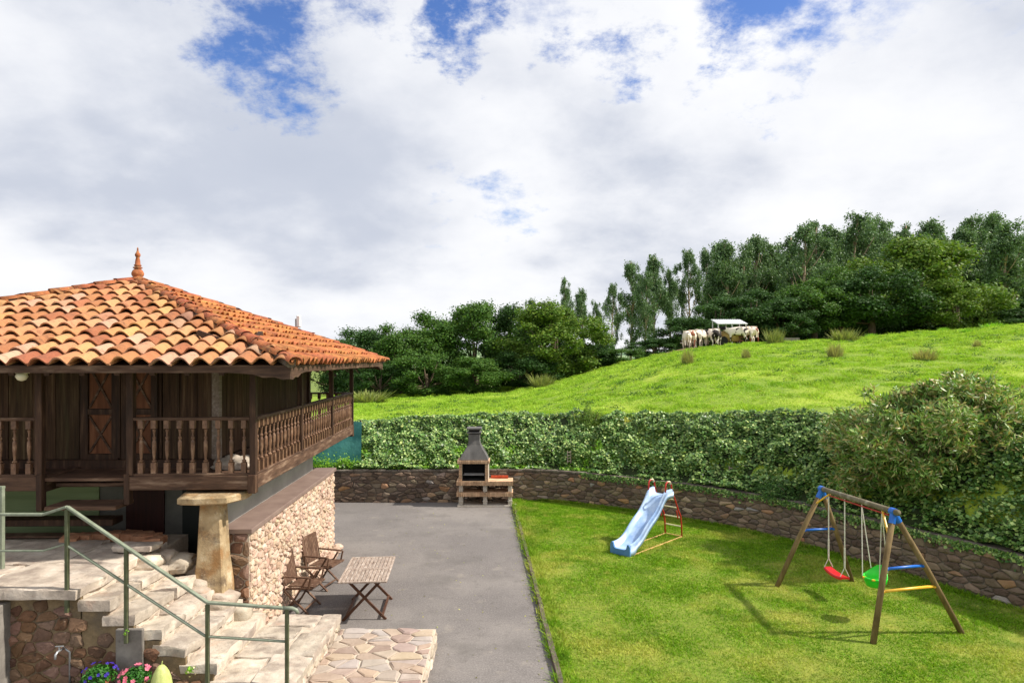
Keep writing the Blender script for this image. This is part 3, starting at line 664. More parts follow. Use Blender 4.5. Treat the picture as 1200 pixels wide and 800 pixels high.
n = 2600; P = np.stack([NR.uniform(-7, -4.7, n), NR.uniform(21.0, 21.2, n), .95+np.abs(NR.normal(0, .22, n))*NR.uniform(.4, 1, n)], 1); P[:, 2] += .2*np.clip(np.array([mnoise.noise(Vector((a*3, 0, 0))) for a in P[:, 0]]), 0, 1)
tag(link('net_weeds', npmesh('net_weeds', 'weed', leaf_quads(P, NR.normal(size=(n, 3))+np.array([0, -.5, .6]), NR.uniform(.04, .10, n), .4), 4)), 'tall bright weeds growing in front of the teal net', 'weeds', kind='stuff')
# fallen leaves and grit on the yard
n = 420; x = NR.uniform(-3.4, .5, n); y = NR.uniform(6.5, 20.4, n); k = (x < .03+(20.5-y)*(.59/11.24)); side = NR.uniform(size=n) < .5; x = np.where(side, .0+(20.5-y)*(.59/11.24)-np.abs(NR.normal(0, .12, n)), x); P = np.stack([x, y, np.full(n, .008)], 1)[k | side]
tag(link('leaf_litter', npmesh('leaf_litter', 'dryrush', leaf_quads(P, NR.normal(scale=.3, size=(len(P), 3))+np.array([0, 0, 1]), NR.uniform(.02, .05, len(P)), .6), 4)), 'scattered dry leaves and grit on the grey yard', 'leaves', kind='stuff')

# ------------------------------------------------------------------ granary on pillars (horreo)
PSI = math.atan(.0375)
gr = thing('raised_granary', 'dark timber granary on stone pillars with a balustraded gallery and orange tiled pyramid roof', 'granary', (-7.27, 13.26, 0), PSI)
HU, HV = 3.44, 3.59            # gallery half sizes
EU, EV = 4.15, 4.30
EB = 3.85            # eave half sizes
ZD, ZE, ZA = 2.74, 4.31, 5.86  # deck, eave, apex of the roof boards
CU, CV0, CV1 = 2.54, -2.61, 2.9 # chamber
# gallery floor and beams
g = G()
fl = G().box(-HU+.04, HU-.04, -HV+.04, HV-.04, ZD-.09, ZD-.045).obj('gallery_floor', 'woodh', gr)
u0_gap, u1_gap = .45, 1.64
def plank_run(parent, a, b, z0, z1, th, m, name, n, axis='u', off=0):
    pass
for (x0, x1, y0, y1) in ((-HU, u0_gap, -HV-.02, -HV+.06), (u1_gap, HU, -HV-.02, -HV+.06), (-HU, HU, HV-.06, HV+.02)):
    G().box(x0, x1, y0, y1, ZD-.215, ZD-.012).obj('beam', 'woodh', gr, bev=.008)
for (x0, x1) in ((HU-.06, HU+.02), (-HU-.02, -HU+.06)):
    G().box(x0, x1, -HV+.062, HV-.062, ZD-.215, ZD-.014).obj('beam', 'woodh', gr, bev=.008)
for (cx, cy) in ((HU-.03, -HV+.02), (HU-.03, HV-.02), (-HU+.03, -HV+.02), (-HU+.03, HV-.02)):
    G().box(cx-.06, cx+.06, cy-.06, cy+.06, ZD-.27, ZD-.005).obj('corner_block', 'wood', gr, bev=.01)
# side cheeks of the entrance notch
G().box(u0_gap-.07, u0_gap+.01, -HV+.03, CV0, ZD-.25, ZD-.02).obj('beam', 'woodh', gr, bev=.008)
G().box(u1_gap-.03, u1_gap+.05, -HV-.03, -HV+.09, ZD-.42, ZD+.02).obj('post_foot', 'wood', gr, bev=.008)
G().box(u0_gap-.05, u0_gap+.03, -HV-.04, -HV+.08, ZD-.50, ZD+.02).obj('post_foot', 'wood', gr, bev=.008)
# joists and main sills under the deck
for v in (-3.0, -1.6, 0, 1.6, 3.0):
    G().box(-HU+.1, HU-.10, v-.07, v+.07, ZD-.26, ZD-.095).obj('joist', 'wood', gr, bev=.01)
for u in (-CU+.1, CU-.1):
    G().box(u-.15, u+.15, -HV+.75, HV-.15, ZD-.50, ZD-.265).obj('main_sill', 'wood', gr, bev=.015)
# posts
postv = (-HV, -1.10, 1.35, HV)
for v in postv:
    for u in (HU-.02, -HU+.02):
        G().box(u-.045, u+.045, v-.045+(.02 if v < -3 else (-.02 if v > 3 else 0)), v+.045+(.02 if v < -3 else (-.02 if v > 3 else 0)), ZD-.01, ZE+.22).obj('post', 'wood', gr, bev=.006)
for u in (.42, 1.69, -1.9):
    G().box(u-.05, u+.05, -HV-.02, -HV+.08, ZD-.005, ZE+.22).obj('post', 'wood', gr, bev=.006)
for u in (-1.2, 1.2):
    G().box(u-.05, u+.05, HV-.08, HV+.02, ZD-.005, ZE+.22).obj('post', 'wood', gr, bev=.006)
# top plates under the rafters
for (x0, x1, y0, y1) in ((-HU, HU, -HV-.01, -HV+.07), (-HU, HU, HV-.07, HV+.01), (HU-.065, HU+.025, -HV+.08, HV-.08), (-HU-.025, -HU+.065, -HV+.08, HV-.08)):
    G().box(x0, x1, y0, y1, ZE+.13, ZE+.26).obj('top_plate', 'wood', gr, bev=.008)
# balusters
RZ = .795   # rail height above deck
bp = [(.030, 0), (.030, .16), (.016, .165), (.032, .185), (.032, .20), (.015, .215), (.019, .25), (.029, .36), (.029, .46), (.016, .50), (.025, .515), (.025, .535), (.014, .55), (.016, .60), (.024, .64), (.013, .655), (.024, .67), (.015, .685), (.028, .69), (.028, RZ-.02)]
bg = G(); bg.lathe(bp[1:-1], 8); bg.box(-.034, .034, -.034, .034, .01, .172); bg.box(-.034, .034, -.034, .034, .66, RZ-.015)
bal_me = bg.mesh('baluster', 'baluster', smooth=False)
def railing(a, b, n):
    a = Vector(a); b = Vector(b); d = (b-a); L_ = d.length; du = d/L_
    top = G().bar(a+Vector((0, 0, RZ+.005)), b+Vector((0, 0, RZ+.005)), .10, .045); r = top.obj('railing', 'woodh', gr, bev=.006)
    G().bar(a+Vector((0, 0, .004)), b+Vector((0, 0, .004)), .09, .03).obj('lower_rail', 'woodh', r, bev=.005)
    for k in range(n):
        p = a+d*((k+.5)/n); link('baluster', bal_me, r, p, R.uniform(0, .05))
zb = ZD
railing((1.74, -HV+.03, zb), (HU-.065, -HV+.03, zb), 9)
railing((-1.85, -HV+.03, zb), (.37, -HV+.03, zb), 11)
railing((-HU+.065, -HV+.03, zb), (-1.95, -HV+.03, zb), 8)
for a, b in zip(postv, postv[1:]):
    railing((HU-.02, a+.07, zb), (HU-.02, b-.065, zb), 12)
    railing((-HU+.02, a+.07, zb), (-HU+.02, b-.065, zb), 10)
for a, b in ((-HU+.07, -1.25), (-1.15, 1.15), (1.25, HU-.07)): railing((a, HV-.03, zb), (b, HV-.03, zb), 10)
# chamber walls of wide boards
ZC0, ZC1 = ZD-.04, ZE+.62
wf = G().box(-CU+.05, CU-.05, CV0+.05, CV1-.05, ZC0+.02, ZC1).obj('chamber_wall', 'blackpaint', gr)
def boards(u0, v0, u1, v1, n, nu, nv, z0=ZC0+.13, z1=ZC1):
    for k in range(n):
        t0 = k/n; t1 = (k+1)/n; th = .03+R.uniform(0, .012)
        a = Vector((u0+(u1-u0)*t0, v0+(v1-v0)*t0, 0)); b = Vector((u0+(u1-u0)*t1, v0+(v1-v0)*t1, 0)); e = (b-a).normalized()*.006; nn = Vector((nu, nv, 0))*th
        a += e; b -= e; w2 = [a, b, b+nn, a+nn]
        G().add([(p.x, p.y, z0) for p in w2]+[(p.x, p.y, z1) for p in w2], [(3, 2, 1, 0), (4, 5, 6, 7), (0, 1, 5, 4), (1, 2, 6, 5), (2, 3, 7, 6), (3, 0, 4, 7)]) if False else None
        gg = G(); gg.add([(p.x, p.y, z0) for p in w2]+[(p.x, p.y, z1) for p in w2], [(3, 2, 1, 0), (4, 5, 6, 7), (0, 1, 5, 4), (1, 2, 6, 5), (2, 3, 7, 6), (3, 0, 4, 7)]); gg.obj('plank', 'plank', wf)
DU0, DU1 = .47, 1.62      # double door
boards(-CU+.05, CV0+.05, DU0-.06, CV0+.05, 8, 0, -1); boards(DU1+.06, CV0+.05, CU-.06, CV0+.05, 3, 0, -1)
boards(CU-.05, CV0+.05, CU-.05, CV1-.05, 15, 1, 0); boards(-CU+.05, CV0+.05, -CU+.05, CV1-.05, 15, -1, 0); boards(-CU+.05, CV1-.05, CU-.05, CV1-.05, 14, 0, 1)
for (u, v) in ((CU-.02, CV0+.02), (-CU+.02, CV0+.02), (CU-.02, CV1-.02), (-CU+.02, CV1-.02)):
    G().box(u-.06, u+.06, v-.06, v+.06, ZC0, ZC1).obj('corner_post', 'grey_wood' if (u > 0 and v < 0) else 'wood', wf, bev=.01)
G().box(-CU, CU, CV0-.05, CV0+.045, ZC0-.1, ZC0+.125).obj('sill_beam', 'wood', wf, bev=.012)
G().box(CU-.045, CU+.05, CV0+.1, CV1-.1, ZC0-.1, ZC0+.125).obj('sill_beam', 'wood', wf, bev=.012)
dr = G().box(DU0-.05, DU1+.05, CV0+.0, CV0+.06, ZC0+.13, ZE+.05).obj('door', 'wood', gr)
dm = .5*(DU0+DU1)
for (a, b) in ((DU0, dm-.03), (dm+.03, DU1)):
    for (z0, z1) in ((ZC0+.22, ZC0+.82), (ZC0+.92, ZE-.02)):
        pnl = G().box(a+.11, b-.08, CV0-.02, CV0-.002, z0, z1).obj('door_panel', 'doorwood', dr)
        cr = G(); y_ = CV0-.032
        cr.bar((a+.12, y_, z0+.02), (b-.09, y_, z1-.02), .03, .02, up=(0, 1, 0)); cr.bar((a+.12, y_-.004, z1-.02), (b-.09, y_-.004, z0+.02), .03, .02, up=(0, 1, 0)); cr.obj('cross_brace', 'woodh', dr)
    for z in (ZC0+.17, ZC0+.87, ZE+.01): G().box(a, b, CV0-.045, CV0-.003, z-.045, z+.045).obj('door_rail', 'wood', dr, bev=.005)
    for u in (a+.05, b-.035): G().box(u-.055, u+.045, CV0-.048, CV0-.004, ZC0+.13, ZE+.05).obj('door_stile', 'wood', dr, bev=.005)
G().box(dm-.02, dm+.025, CV0-.07, CV0-.05, ZC0+.15, ZE+.04).obj('door_stop', 'wood', dr, bev=.005)
# entrance treads
st = gr
for (v0, v1, z, u0) in ((-3.45, CV0-.06, ZD-.13, .56), (-3.80, -3.30, ZD-.40, .62)):
    G().box(u0, 1.60, v0, v1, z-.055, z, jit=.004).obj('step_board', 'woodh', gr, bev=.01)
# pillars with their flat cap stones
def pillar(u, v, z0):
    rt = G(); a, b = .225, .135
    rings = [(z0, a), (z0+.35, a*.93), (1.55, .178), (2.36, b)]
    vs = []
    for z, r in rings: vs += [(u+sx*r+R.uniform(-.012, .012), v+sy*r+R.uniform(-.012, .012), z) for sx, sy in ((-1, -1), (1, -1), (1, 1), (-1, 1))]
    fs = [(3, 2, 1, 0), (12, 13, 14, 15)]+[(i*4+k, i*4+(k+1) % 4, (i+1)*4+(k+1) % 4, (i+1)*4+k) for i in range(3) for k in range(4)]
    rt.add(vs, fs); p = rt.obj('pillar', 'granite', gr, bev=.02)
    cp = G(); n = 14; vs = []
    for z, k in ((2.362, .90), (2.385, 1.0), (2.455, 1.0), (2.476, .93)):
        for i in range(n):
            an = 2*PI*i/n; r = .46*k*(1+.07*math.sin(3*an+1)+.05*math.sin(5*an)); r /= max(abs(math.cos(an)), abs(math.sin(an)))**.45
            vs.append((u+r*math.cos(an), v+r*.9*math.sin(an), z))
    cp.add(vs, [tuple(reversed(range(n))), tuple(range(3*n, 4*n))]+[(i*n+k, i*n+(k+1) % n, (i+1)*n+(k+1) % n, (i+1)*n+k) for i in range(3) for k in range(n)])
    cp.obj('cap_stone', 'granite', p)
PILZ = 2.235
for u, v in ((2.83, -3.50), (-2.5, -3.50), (2.45, 2.9), (-2.5, 2.9)): pillar(u, v, .8 if v < 0 else 0)
# roof: boarded pyramid
g = G()
e = .06
g.add([(-EU+e, -EV+e, ZE-.02), (EU-e, -EV+e, ZE-.02), (EU-e, EB-e, ZE-.02), (-EU+e, EB-e, ZE-.02), (0, 0, ZA-.0), (-EU+e, -EV+e, ZE-.055), (EU-e, -EV+e, ZE-.055), (EU-e, EB-e, ZE-.055), (-EU+e, EB-e, ZE-.055), (0, 0, ZA-.06)],
      [(0, 1, 4), (1, 2, 4), (2, 3, 4), (3, 0, 4), (6, 5, 9), (7, 6, 9), (8, 7, 9), (5, 8, 9), (0, 5, 6, 1), (1, 6, 7, 2), (2, 7, 8, 3), (3, 8, 5, 0)])
roof = g.obj('roof', 'wood', gr)
def fascia(a, b, shape=True):
    a = Vector(a); b = Vector(b); d = (b-a).normalized(); n_ = Vector((d.y, -d.x, 0)); L_ = (b-a).length
    # profile along the length: straight board ending in a shaped bracket drop at each end
    prof = [(0, .14), (.10, .15), (.2, .115), (.36, .12), (.5, .075), (.8, .055)]
    pts = prof+[(L_-x, z) for x, z in reversed(prof)]
    vs = []
    for x, z in pts:
        for o_ in (0, .03):
            p = a+d*x+n_*o_; vs.append((p.x, p.y, ZE-.045-z)); vs.append((p.x, p.y, ZE+.0))
    fs = []
    for i in range(len(pts)-1):
        k = i*4; fs += [(k, k+4, k+5, k+1), (k+2, k+3, k+7, k+6), (k, k+2, k+6, k+4), (k+1, k+5, k+7, k+3)]
    fs += [(0, 1, 3, 2), (len(vs)-4, len(vs)-2, len(vs)-1, len(vs)-3)]
    G_ = G(); G_.add(vs, fs); G_.obj('fascia', 'woodh', roof)
fascia((-EU, -EV+.03, 0), (EU, -EV+.03, 0)); fascia((EU-.03, -EV+.034, 0), (EU-.03, EB-.034, 0)); fascia((EU, EB-.03, 0), (-EU, EB-.03, 0)); fascia((-EU+.03, EB-.034, 0), (-EU+.03, -EV+.034, 0))
for k in range(15):   # rafters under the front and right eaves
    t = -1+2*(k+.5)/15
    G().bar((t*HU, -EV+.08, ZE-.10), (t*HU, -CV0*-1, ZE-.10+(EV+CV0-.08)*((ZA-ZE)/EV)), .07, .08).obj('rafter', 'wood', roof)
    G().bar((EU-.08, t*HV, ZE-.10), (CU, t*HV, ZE-.10+(EU-CU-.08)*((ZA-ZE)/EU)), .07, .08).obj('rafter', 'wood', roof)
# tiles
TW, TL, EXPO = .262, .48, .388
def tile_geo(w=TW, l=TL, th=.022):
    segs = 8; vs = []
    for layer in (0, 1):
        for yy, lift in ((0, .058), (l, -.006)):
            for i in range(segs+1):
                t = i/segs; x = -w/2-.012+(w+.024)*t
                # S profile: wide cover arch then shallow pan
                ph = t*2*PI; z = .047*math.cos(ph-PI*.9)-.008*math.cos(2*(ph-PI*.9))
                taper = 1-.06*(yy/l)
                vs.append((x*taper, yy, z+lift-layer*th))
    n = segs+1; fs = []
    for i in range(segs):
        fs.append((i, i+1, n+i+1, n+i)); fs.append((2*n+i+1, 2*n+i, 3*n+i, 3*n+i+1)); fs.append((i+1, i, 2*n+i, 2*n+i+1))
    fs.append((0, n, 3*n, 2*n)); fs.append((n-1, 2*n+n-1, 3*n+n-1, n+n-1))
    return vs, fs
tv, tf = tile_geo(); tg = G(); tg.add(tv, tf); tile_me = tg.mesh('roof_tile', 'tile', smooth=True); tile_old = tg.mesh('roof_tile', 'oldtile', smooth=True)
for _m in (tile_me, tile_old): _m.set_sharp_from_angle(angle=math.radians(50))
slopes = []   # origin corner, eave dir, up dir, width, inward hip planes
apex = Vector((0, 0, ZA)); crn = [Vector((-EU, -EV, ZE)), Vector((EU, -EV, ZE)), Vector((EU, EB, ZE)), Vector((-EU, EB, ZE))]
single = 0; rest = G(); counts = []
for si in range(4):
    A = crn[si]; B = crn[(si+1) % 4]; e_ = (B-A).normalized(); W = (B-A).length; mid = (A+B)/2; up = (apex-mid); up -= e_*up.dot(e_); SL = up.length; up.normalize(); nrm = e_.cross(up).normalized()
    hipA = Vector((0, 0, 1)).cross(apex-A).normalized(); hipB = Vector((0, 0, 1)).cross(apex-B).normalized()
    if hipA.dot(B-A) < 0: hipA = -hipA
    if hipB.dot(A-B) < 0: hipB = -hipB
    nc = int(W/TW)+1; x00 = (W-nc*TW)/2
    cand = []
    for j in range(int(SL/EXPO)+1):
        for i in range(nc):
            pos = A+e_*(x00+(i+.5)*TW)+up*(j*EXPO-.07)+nrm*.045
            c = pos+up*TL*.5
            fullA = min((pos+e_*s*TW/2+up*q-A).dot(hipA) for s in (-1, 1) for q in (0, TL)); fullB = min((pos+e_*s*TW/2+up*q-B).dot(hipB) for s in (-1, 1) for q in (0, TL))
            mx = max(min((pos+e_*s*TW/2+up*q-A).dot(hipA), (pos+e_*s*TW/2+up*q-B).dot(hipB)) for s in (-1, 1) for q in (0, TL))
            if mx < -.03: continue
            cand.append((pos, fullA >= 0 and fullB >= 0, c))
    if si in (0, 1): cand.sort(key=lambda q: q[2].y)
    for pos, full, c in cand:
        rot = Matrix((e_, up, nrm)).transposed() @ Matrix.Rotation(R.gauss(0, .028), 3, 'Z') @ Matrix.Rotation(R.gauss(0, .016), 3, 'X') @ Matrix.Rotation(R.gauss(0, .04), 3, 'Y')
        mtx = Matrix.Translation(pos+nrm*R.uniform(-.006, .010)+up*R.gauss(0, .016)) @ rot.to_4x4()
        visible = (si == 0 and c.x > -6) or si == 1
        if full and visible and single < 296:
            o = link('roof_tile', tile_old if si == 1 else tile_me, roof); o.matrix_local = mtx; single += 1
        elif full:
            rest.add([mtx @ Vector(p) for p in tv], tf)
        else:
            bm = bmesh.new(); vv = [bm.verts.new(mtx @ Vector(p)) for p in tv]
            for f in tf: bm.faces.new([vv[k] for k in f])
            for co, no_ in ((A, hipA), (B, hipB)):
                bmesh.ops.bisect_plane(bm, geom=bm.verts[:]+bm.edges[:]+bm.faces[:], plane_co=co-no_*.05, plane_no=no_, clear_inner=True)
            if len(bm.faces) > 2:
                bm.verts.index_update()
                if visible and single < 296:
                    me = bpy.data.meshes.new('roof_tile'); bm.to_mesh(me); me.materials.append(M['oldtile' if si == 1 else 'tile']); me.shade_smooth(); link('roof_tile', me, roof); single += 1
                else: rest.add([v.co for v in bm.verts], [tuple(v.index for v in f.verts) for f in bm.faces])
            bm.free()
tag(rest.obj('roof_tiling', 'oldtile', roof, smooth=True), kind='stuff')
# hip tiles
hv = []; hf = []; seg = 6; hl = .46
for layer in (0, 1):
    for yy, lift, rr in ((0, .022, .105), (hl, 0, .095)):
        for i in range(seg+1):
            a = PI*i/seg; r = rr-.016*layer; hv.append((-math.cos(a)*r, yy, math.sin(a)*r*.7+lift))
n = seg+1
for i in range(seg):
    hf += [(i, i+1, n+i+1, n+i), (2*n+i+1, 2*n+i, 3*n+i, 3*n+i+1), (i+1, i, 2*n+i, 2*n+i+1), (n+i, n+i+1, 3*n+i+1, 3*n+i)]
hg = G(); hg.add(hv, hf); hip_me = hg.mesh('hip_tile', 'hiptile', smooth=True)
for c in crn:
    d = (apex-c); L_ = d.length; d.normalize(); side = d.cross(Vector((0, 0, 1))).normalized(); nn = side.cross(d).normalized(); k = 0
    t = -.12
    while t < L_-.15:
        rot = Matrix((side, d, nn)).transposed() @ Matrix.Rotation(R.gauss(0, .035), 3, 'Z') @ Matrix.Rotation(R.gauss(0, .05), 3, 'Y')
        o = link('hip_tile', hip_me, roof); o.matrix_local = Matrix.Translation(c+d*t+nn*(.055+R.uniform(0, .015))) @ rot.to_4x4(); t += .37
    mg = G()   # bedding mortar under the hip tiles
    pts = [c+d*(L_*i/14)+nn*(.03+.012*R.random()) for i in range(15)]; mg.tube(pts, .085, 6); mg.obj('hip_bedding', 'wallmortar', roof)
fin = [(.16, -.05), (.17, .02), (.10, .04), (.13, .07), (.14, .12), (.115, .18), (.07, .22), (.105, .235), (.105, .255), (.06, .27), (.085, .29), (.085, .305), (.062, .32), (.055, .40), (.038, .47), (.05, .49), (.065, .52), (.055, .56), (.03, .585), (.03, .61), (.018, .62), (.02, .66), (.006, .70)]
G().lathe([(r_*.8, z_*.88) for r_, z_ in fin], 14, (0, 0, ZA+.085)).obj('finial', 'hiptile', roof, smooth=True)
# under storey: plastered room with doors
us = G()
FV = -1.95  # front wall of the lower room, local v
M['dimplaster'] = mat('shaded_plaster', [(.3, (96, 94, 88)), (.7, (128, 126, 118))], 2, 7, .95, .2, 40)  # darker plaster copy: shade below the deck is put into its colour
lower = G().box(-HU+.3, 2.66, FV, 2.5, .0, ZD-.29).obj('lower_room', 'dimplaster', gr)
G().box(-HU+.3, .36, FV-.03, FV-.004, 1.2, ZD-.30).obj('wall_panel', 'limeplaster', lower)
G().box(.80, 1.42, FV-.03, FV-.004, 1.1, 2.30).obj('door', 'reddoor', lower)
G().box(1.72, 2.2, FV-.035, FV-.004, 1.0, 2.30).obj('door', 'blackpaint', lower)
# lean bench-like beam and shelf at the left of the landing
G().box(-.8, 1.0, -2.75, -2.45, 1.82, 1.92, jit=.006).obj('rail_beam', 'wood', gr, bev=.01)
G().box(-.8, 1.0, -2.70, -2.5, 1.62, 1.66, jit=.006).obj('shelf_board', 'woodh', gr, bev=.008)

# ------------------------------------------------------------------ pale stone wall under the granary
PWy0, PWy1 = 10.18, 15.8
def pw_x(y): return -3.515-.0375*y
pw = thing('pale_stone_wall', 'sunlit pale pink rubble wall with a wide brown sill under the granary', 'stone wall', (pw_x(PWy0), PWy0, 0), PSI)
PH = 1.80
G().box(-.62, -.02, 0, PWy1-PWy0, -.05, PH).obj('mortar_core', 'palemortar', pw)
stone_face(pw, PWy1-PWy0, PH, .155, .105, lambda u, v, o: (-.02+o, u, v), 'palestone', 11, gap=.010, proud=.032, limit=295, name='stone', jit=.55, nearest=lambda c: c[0][0])
stone_face(pw, .60, PH, .21, .16, lambda u, v, o: (-.62+u, -o, v), 'facestone', 12, gap=.006, proud=.04, name='end_stone')  # near end in darker stones, its shade put into the colour
stone_face(pw, .60, PH, .22, .16, lambda u, v, o: (-.02-u, PWy1-PWy0+o, v), 'palestone', 13, gap=.006, proud=.05, name='end_stone')
sg = G(); sg.box(-.60, .035, -.05, PWy1-PWy0+.04, PH+.002, PH+.075); sg.obj('sill', 'capstone', pw, bev=.006)
G().box(-.70, -.42, .15, PWy1-PWy0-.3, PH+.078, 2.42).obj('plaster_wall', 'plaster', pw)
# small bracket and foot stones
for k in range(9):
    gg = G(); gg.lathe([(.05, 0), (.12, .03), (.13, .08), (.07, .13)], 7, (.08+R.uniform(0, .04), PWy1-PWy0-.05-k*.28+R.uniform(-.05, .05), -.01)); gg.obj('foot_stone', 'palestone', pw)

# ------------------------------------------------------------------ stone stair and landing
sf = thing('stone_stair', 'sunlit stair of worn pale stone slabs going down from the landing to the yard', 'stair', (-3.6, 9.2, 0))
SO = sf.location.copy()
def slab(parent, x0, x1, y0, y1, z, th, m='slab', name='slab', j=.035, nx=None, ny=None):
    """uneven natural slab with a wavy edge and worn top"""
    nx = nx or max(3, int((x1-x0)/.07)); ny = ny or max(3, int((y1-y0)/.07)); vs = []; fs = []; sd = R.uniform(0, 99); bend = R.uniform(-j, j)
    tl = R.uniform(-.03, .03); tly = R.uniform(-.02, .02); ra = R.uniform(-.035, .035); mx0, my0 = (x0+x1)/2, (y0+y1)/2
    for lay in (0, 1, 2):
        for a in range(nx+1):
            for b in range(ny+1):
                x = x0+(x1-x0)*a/nx; y = y0+(y1-y0)*b/ny
                edge = (a in (0, nx)) or (b in (0, ny)); nz = mnoise.noise(Vector((x*2.3+sd, y*2.3, lay*.3)))
                if a == nx or a == 0: x += j*mnoise.noise(Vector((y*3+sd, a, 0)))+.018*mnoise.noise(Vector((y*9+sd, a, lay*2)))
                if b == ny or b == 0: y += j*mnoise.noise(Vector((x*3+sd, b+5, 0)))+.03*mnoise.noise(Vector((x*8+sd, b+5, lay*2)))
                ins = .0 if lay else 0
                zz = {0: z-th, 1: z-.022, 2: z}[lay]
                if lay == 2:
                    zz += .026*nz+.010*mnoise.noise(Vector((x*7+sd, y*7, 3)))+tl*(a/nx-.5)+tly*(b/ny-.5)
                    if edge:
                        cx, cy = (x0+x1)/2, (y0+y1)/2; x += (cx-x)*min(.05, .02/abs(x1-x0)); y += (cy-y)*min(.05, .02/abs(y1-y0)); zz -= .004
                if lay == 0: x += (x-(x0+x1)/2)*-.03; zz += .01*nz
                x, y = mx0+(x-mx0)-(y-my0)*ra, my0+(y-my0)+(x-mx0)*ra
                vs.append((x-SO.x, y-SO.y, zz))
    n_ = (nx+1)*(ny+1); I = lambda l, a, b: l*n_+a*(ny+1)+b
    for a in range(nx):
        for b in range(ny):
            fs.append((I(2, a, b), I(2, a+1, b), I(2, a+1, b+1), I(2, a, b+1))); fs.append((I(0, a, b), I(0, a, b+1), I(0, a+1, b+1), I(0, a+1, b)))
    for l in (0, 1):
        for a in range(nx):
            fs.append((I(l, a, 0), I(l, a+1, 0), I(l+1, a+1, 0), I(l+1, a, 0))); fs.append((I(l, a+1, ny), I(l, a, ny), I(l+1, a, ny), I(l+1, a+1, ny)))
        for b in range(ny):
            fs.append((I(l, 0, b+1), I(l, 0, b), I(l+1, 0, b), I(l+1, 0, b+1))); fs.append((I(l, nx, b), I(l, nx, b+1), I(l+1, nx, b+1), I(l+1, nx, b)))
    g = G(); g.add(vs, fs); o = g.obj(name, m, parent, smooth=True)
    try: o.data.set_sharp_from_angle(angle=math.radians(38))
    except Exception: pass
    return o
Y0, Y1 = 8.15, 9.62
steps = [(-5.15, -4.84, 1.51), (-4.84, -4.53, 1.32), (-4.53, -4.22, 1.13), (-4.22, -3.91, .94), (-3.91, -3.58, .74)]
# core masses (mortared rubble) under the treads
cg = G(); cg.box(-12-SO.x, -5.17-SO.x, Y0+.07-SO.y, 10.9-SO.y, -.05, 1.60)
for x0, x1, z in steps: cg.box(x0-.02-SO.x, x1-.001-SO.x, Y0+.07-SO.y, Y1+.3-SO.y, -.05, z-.03)
cg.box(-3.58-SO.x, -2.62-SO.x, Y0+.07-SO.y, 10.28-SO.y, -.05, .522); cg.obj('mortar_core', 'palemortar', sf)
cuts = {0: (8.9,), 1: (9.1,), 2: (8.75,), 3: (9.2,), 4: (8.85,)}
for k, (x0, x1, z) in enumerate(steps):
    ys_ = [Y0]+list(cuts[k])+[Y1+.05]
    for a, b in zip(ys_, ys_[1:]): slab(sf, x0-.05, x1+.035+R.uniform(-.02, .035), a+.008, b-.008, z+R.uniform(-.012, .012), .10+R.uniform(0, .03), j=.05)
# landing slabs
for (x0, x1, y0, y1) in ((-6.35, -5.12, 8.05, 9.05), (-7.6, -6.37, 8.02, 8.95), (-9, -7.62, 8.05, 9.0), (-5.95, -5.12, 9.07, 10.1), (-7.2, -5.97, 9.02, 10.2), (-8.8, -7.22, 9.02, 10.2)):
    slab(sf, x0, x1, y0, y1, 1.69+R.uniform(-.012, .012), .13, j=.07)
# bottom step: broad block of several slabs
for (x0, x1, y0, y1) in ((-3.62, -3.12, 8.12, 8.78), (-3.10, -2.58, 8.10, 8.86), (-3.62, -3.0, 8.80, 9.42), (-2.98, -2.58, 8.88, 9.6), (-3.62, -3.02, 9.44, 9.85), (-3.5, -2.86, 9.87, 10.3), (-2.84, -2.58, 9.62, 10.3)):
    slab(sf, x0, x1, y0, y1, .55+R.uniform(-.008, .008), .11, j=.03)
# rough stones heaped beside the pillar and the top of the flight
for (x, y, z, rx, ry, rz_) in ((-4.55, 9.75, 1.22, .25, .16, .13), (-4.15, 9.72, 1.02, .22, .15, .12), (-4.9, 9.85, 1.52, .3, .2, .12), (-5.15, 9.5, 1.64, .26, .16, .10), (-3.95, 9.75, .80, .22, .15, .14), (-4.42, 9.95, 1.06, .28, .22, .12), (-3.86, 10.0, .58, .2, .2, .13), (-4.75, 10.1, 1.3, .3, .24, .16), (-5.35, 9.75, 1.72, .24, .15, .09), (-5.0, 9.78, 1.60, .18, .14, .11), (-4.45, 9.55, 1.16, .2, .12, .10), (-4.1, 9.5, .96, .16, .12, .12)):
    bm = bmesh.new(); bmesh.ops.create_icosphere(bm, subdivisions=3, radius=1)
    sd = R.uniform(0, 50)
    for v in bm.verts:
        c = v.co.copy(); m_ = max(abs(c.x), abs(c.y), abs(c.z)); c = c.lerp(c/m_, .82); k = 1+.20*mnoise.noise(c*1.3+Vector((sd, 0, 0)))+.08*mnoise.noise(c*4+Vector((sd, 3, 0)))
        v.co = Vector((x-SO.x+c.x*rx*k, y-SO.y+c.y*ry*k, z-.06+c.z*rz_*k))
    me = bpy.data.meshes.new('rough_stone'); bm.to_mesh(me); bm.free(); me.materials.append(M['slab_edge']); me.shade_smooth(); link('rough_stone', me, sf)
slab(sf, -5.55, -5.0, 9.45, 9.78, 1.80, .07, j=.06); slab(sf, -4.98, -4.62, 9.62, 10.0, 1.50, .08, j=.06)
M['warmstone'] = mat('warm_coping_stone', [(.3, (140, 92, 66)), (.6, (184, 136, 104)), (.8, (206, 176, 148))], 4, 8, .9, .8, 14, vary=.15, bdist=.02, spots=[(7, .58, .68, (84, 68, 58), .6)])
for q in range(9):
    a = .2+q*.30; x = -5.95+.72*math.cos(a); y = 10.0+.55*math.sin(a)-.1
    o = slab(sf, x-.13, x+.13, y-.12, y+.12, 1.76+R.uniform(-.01, .01), .12, m='warmstone', name='coping_stone', j=.05)
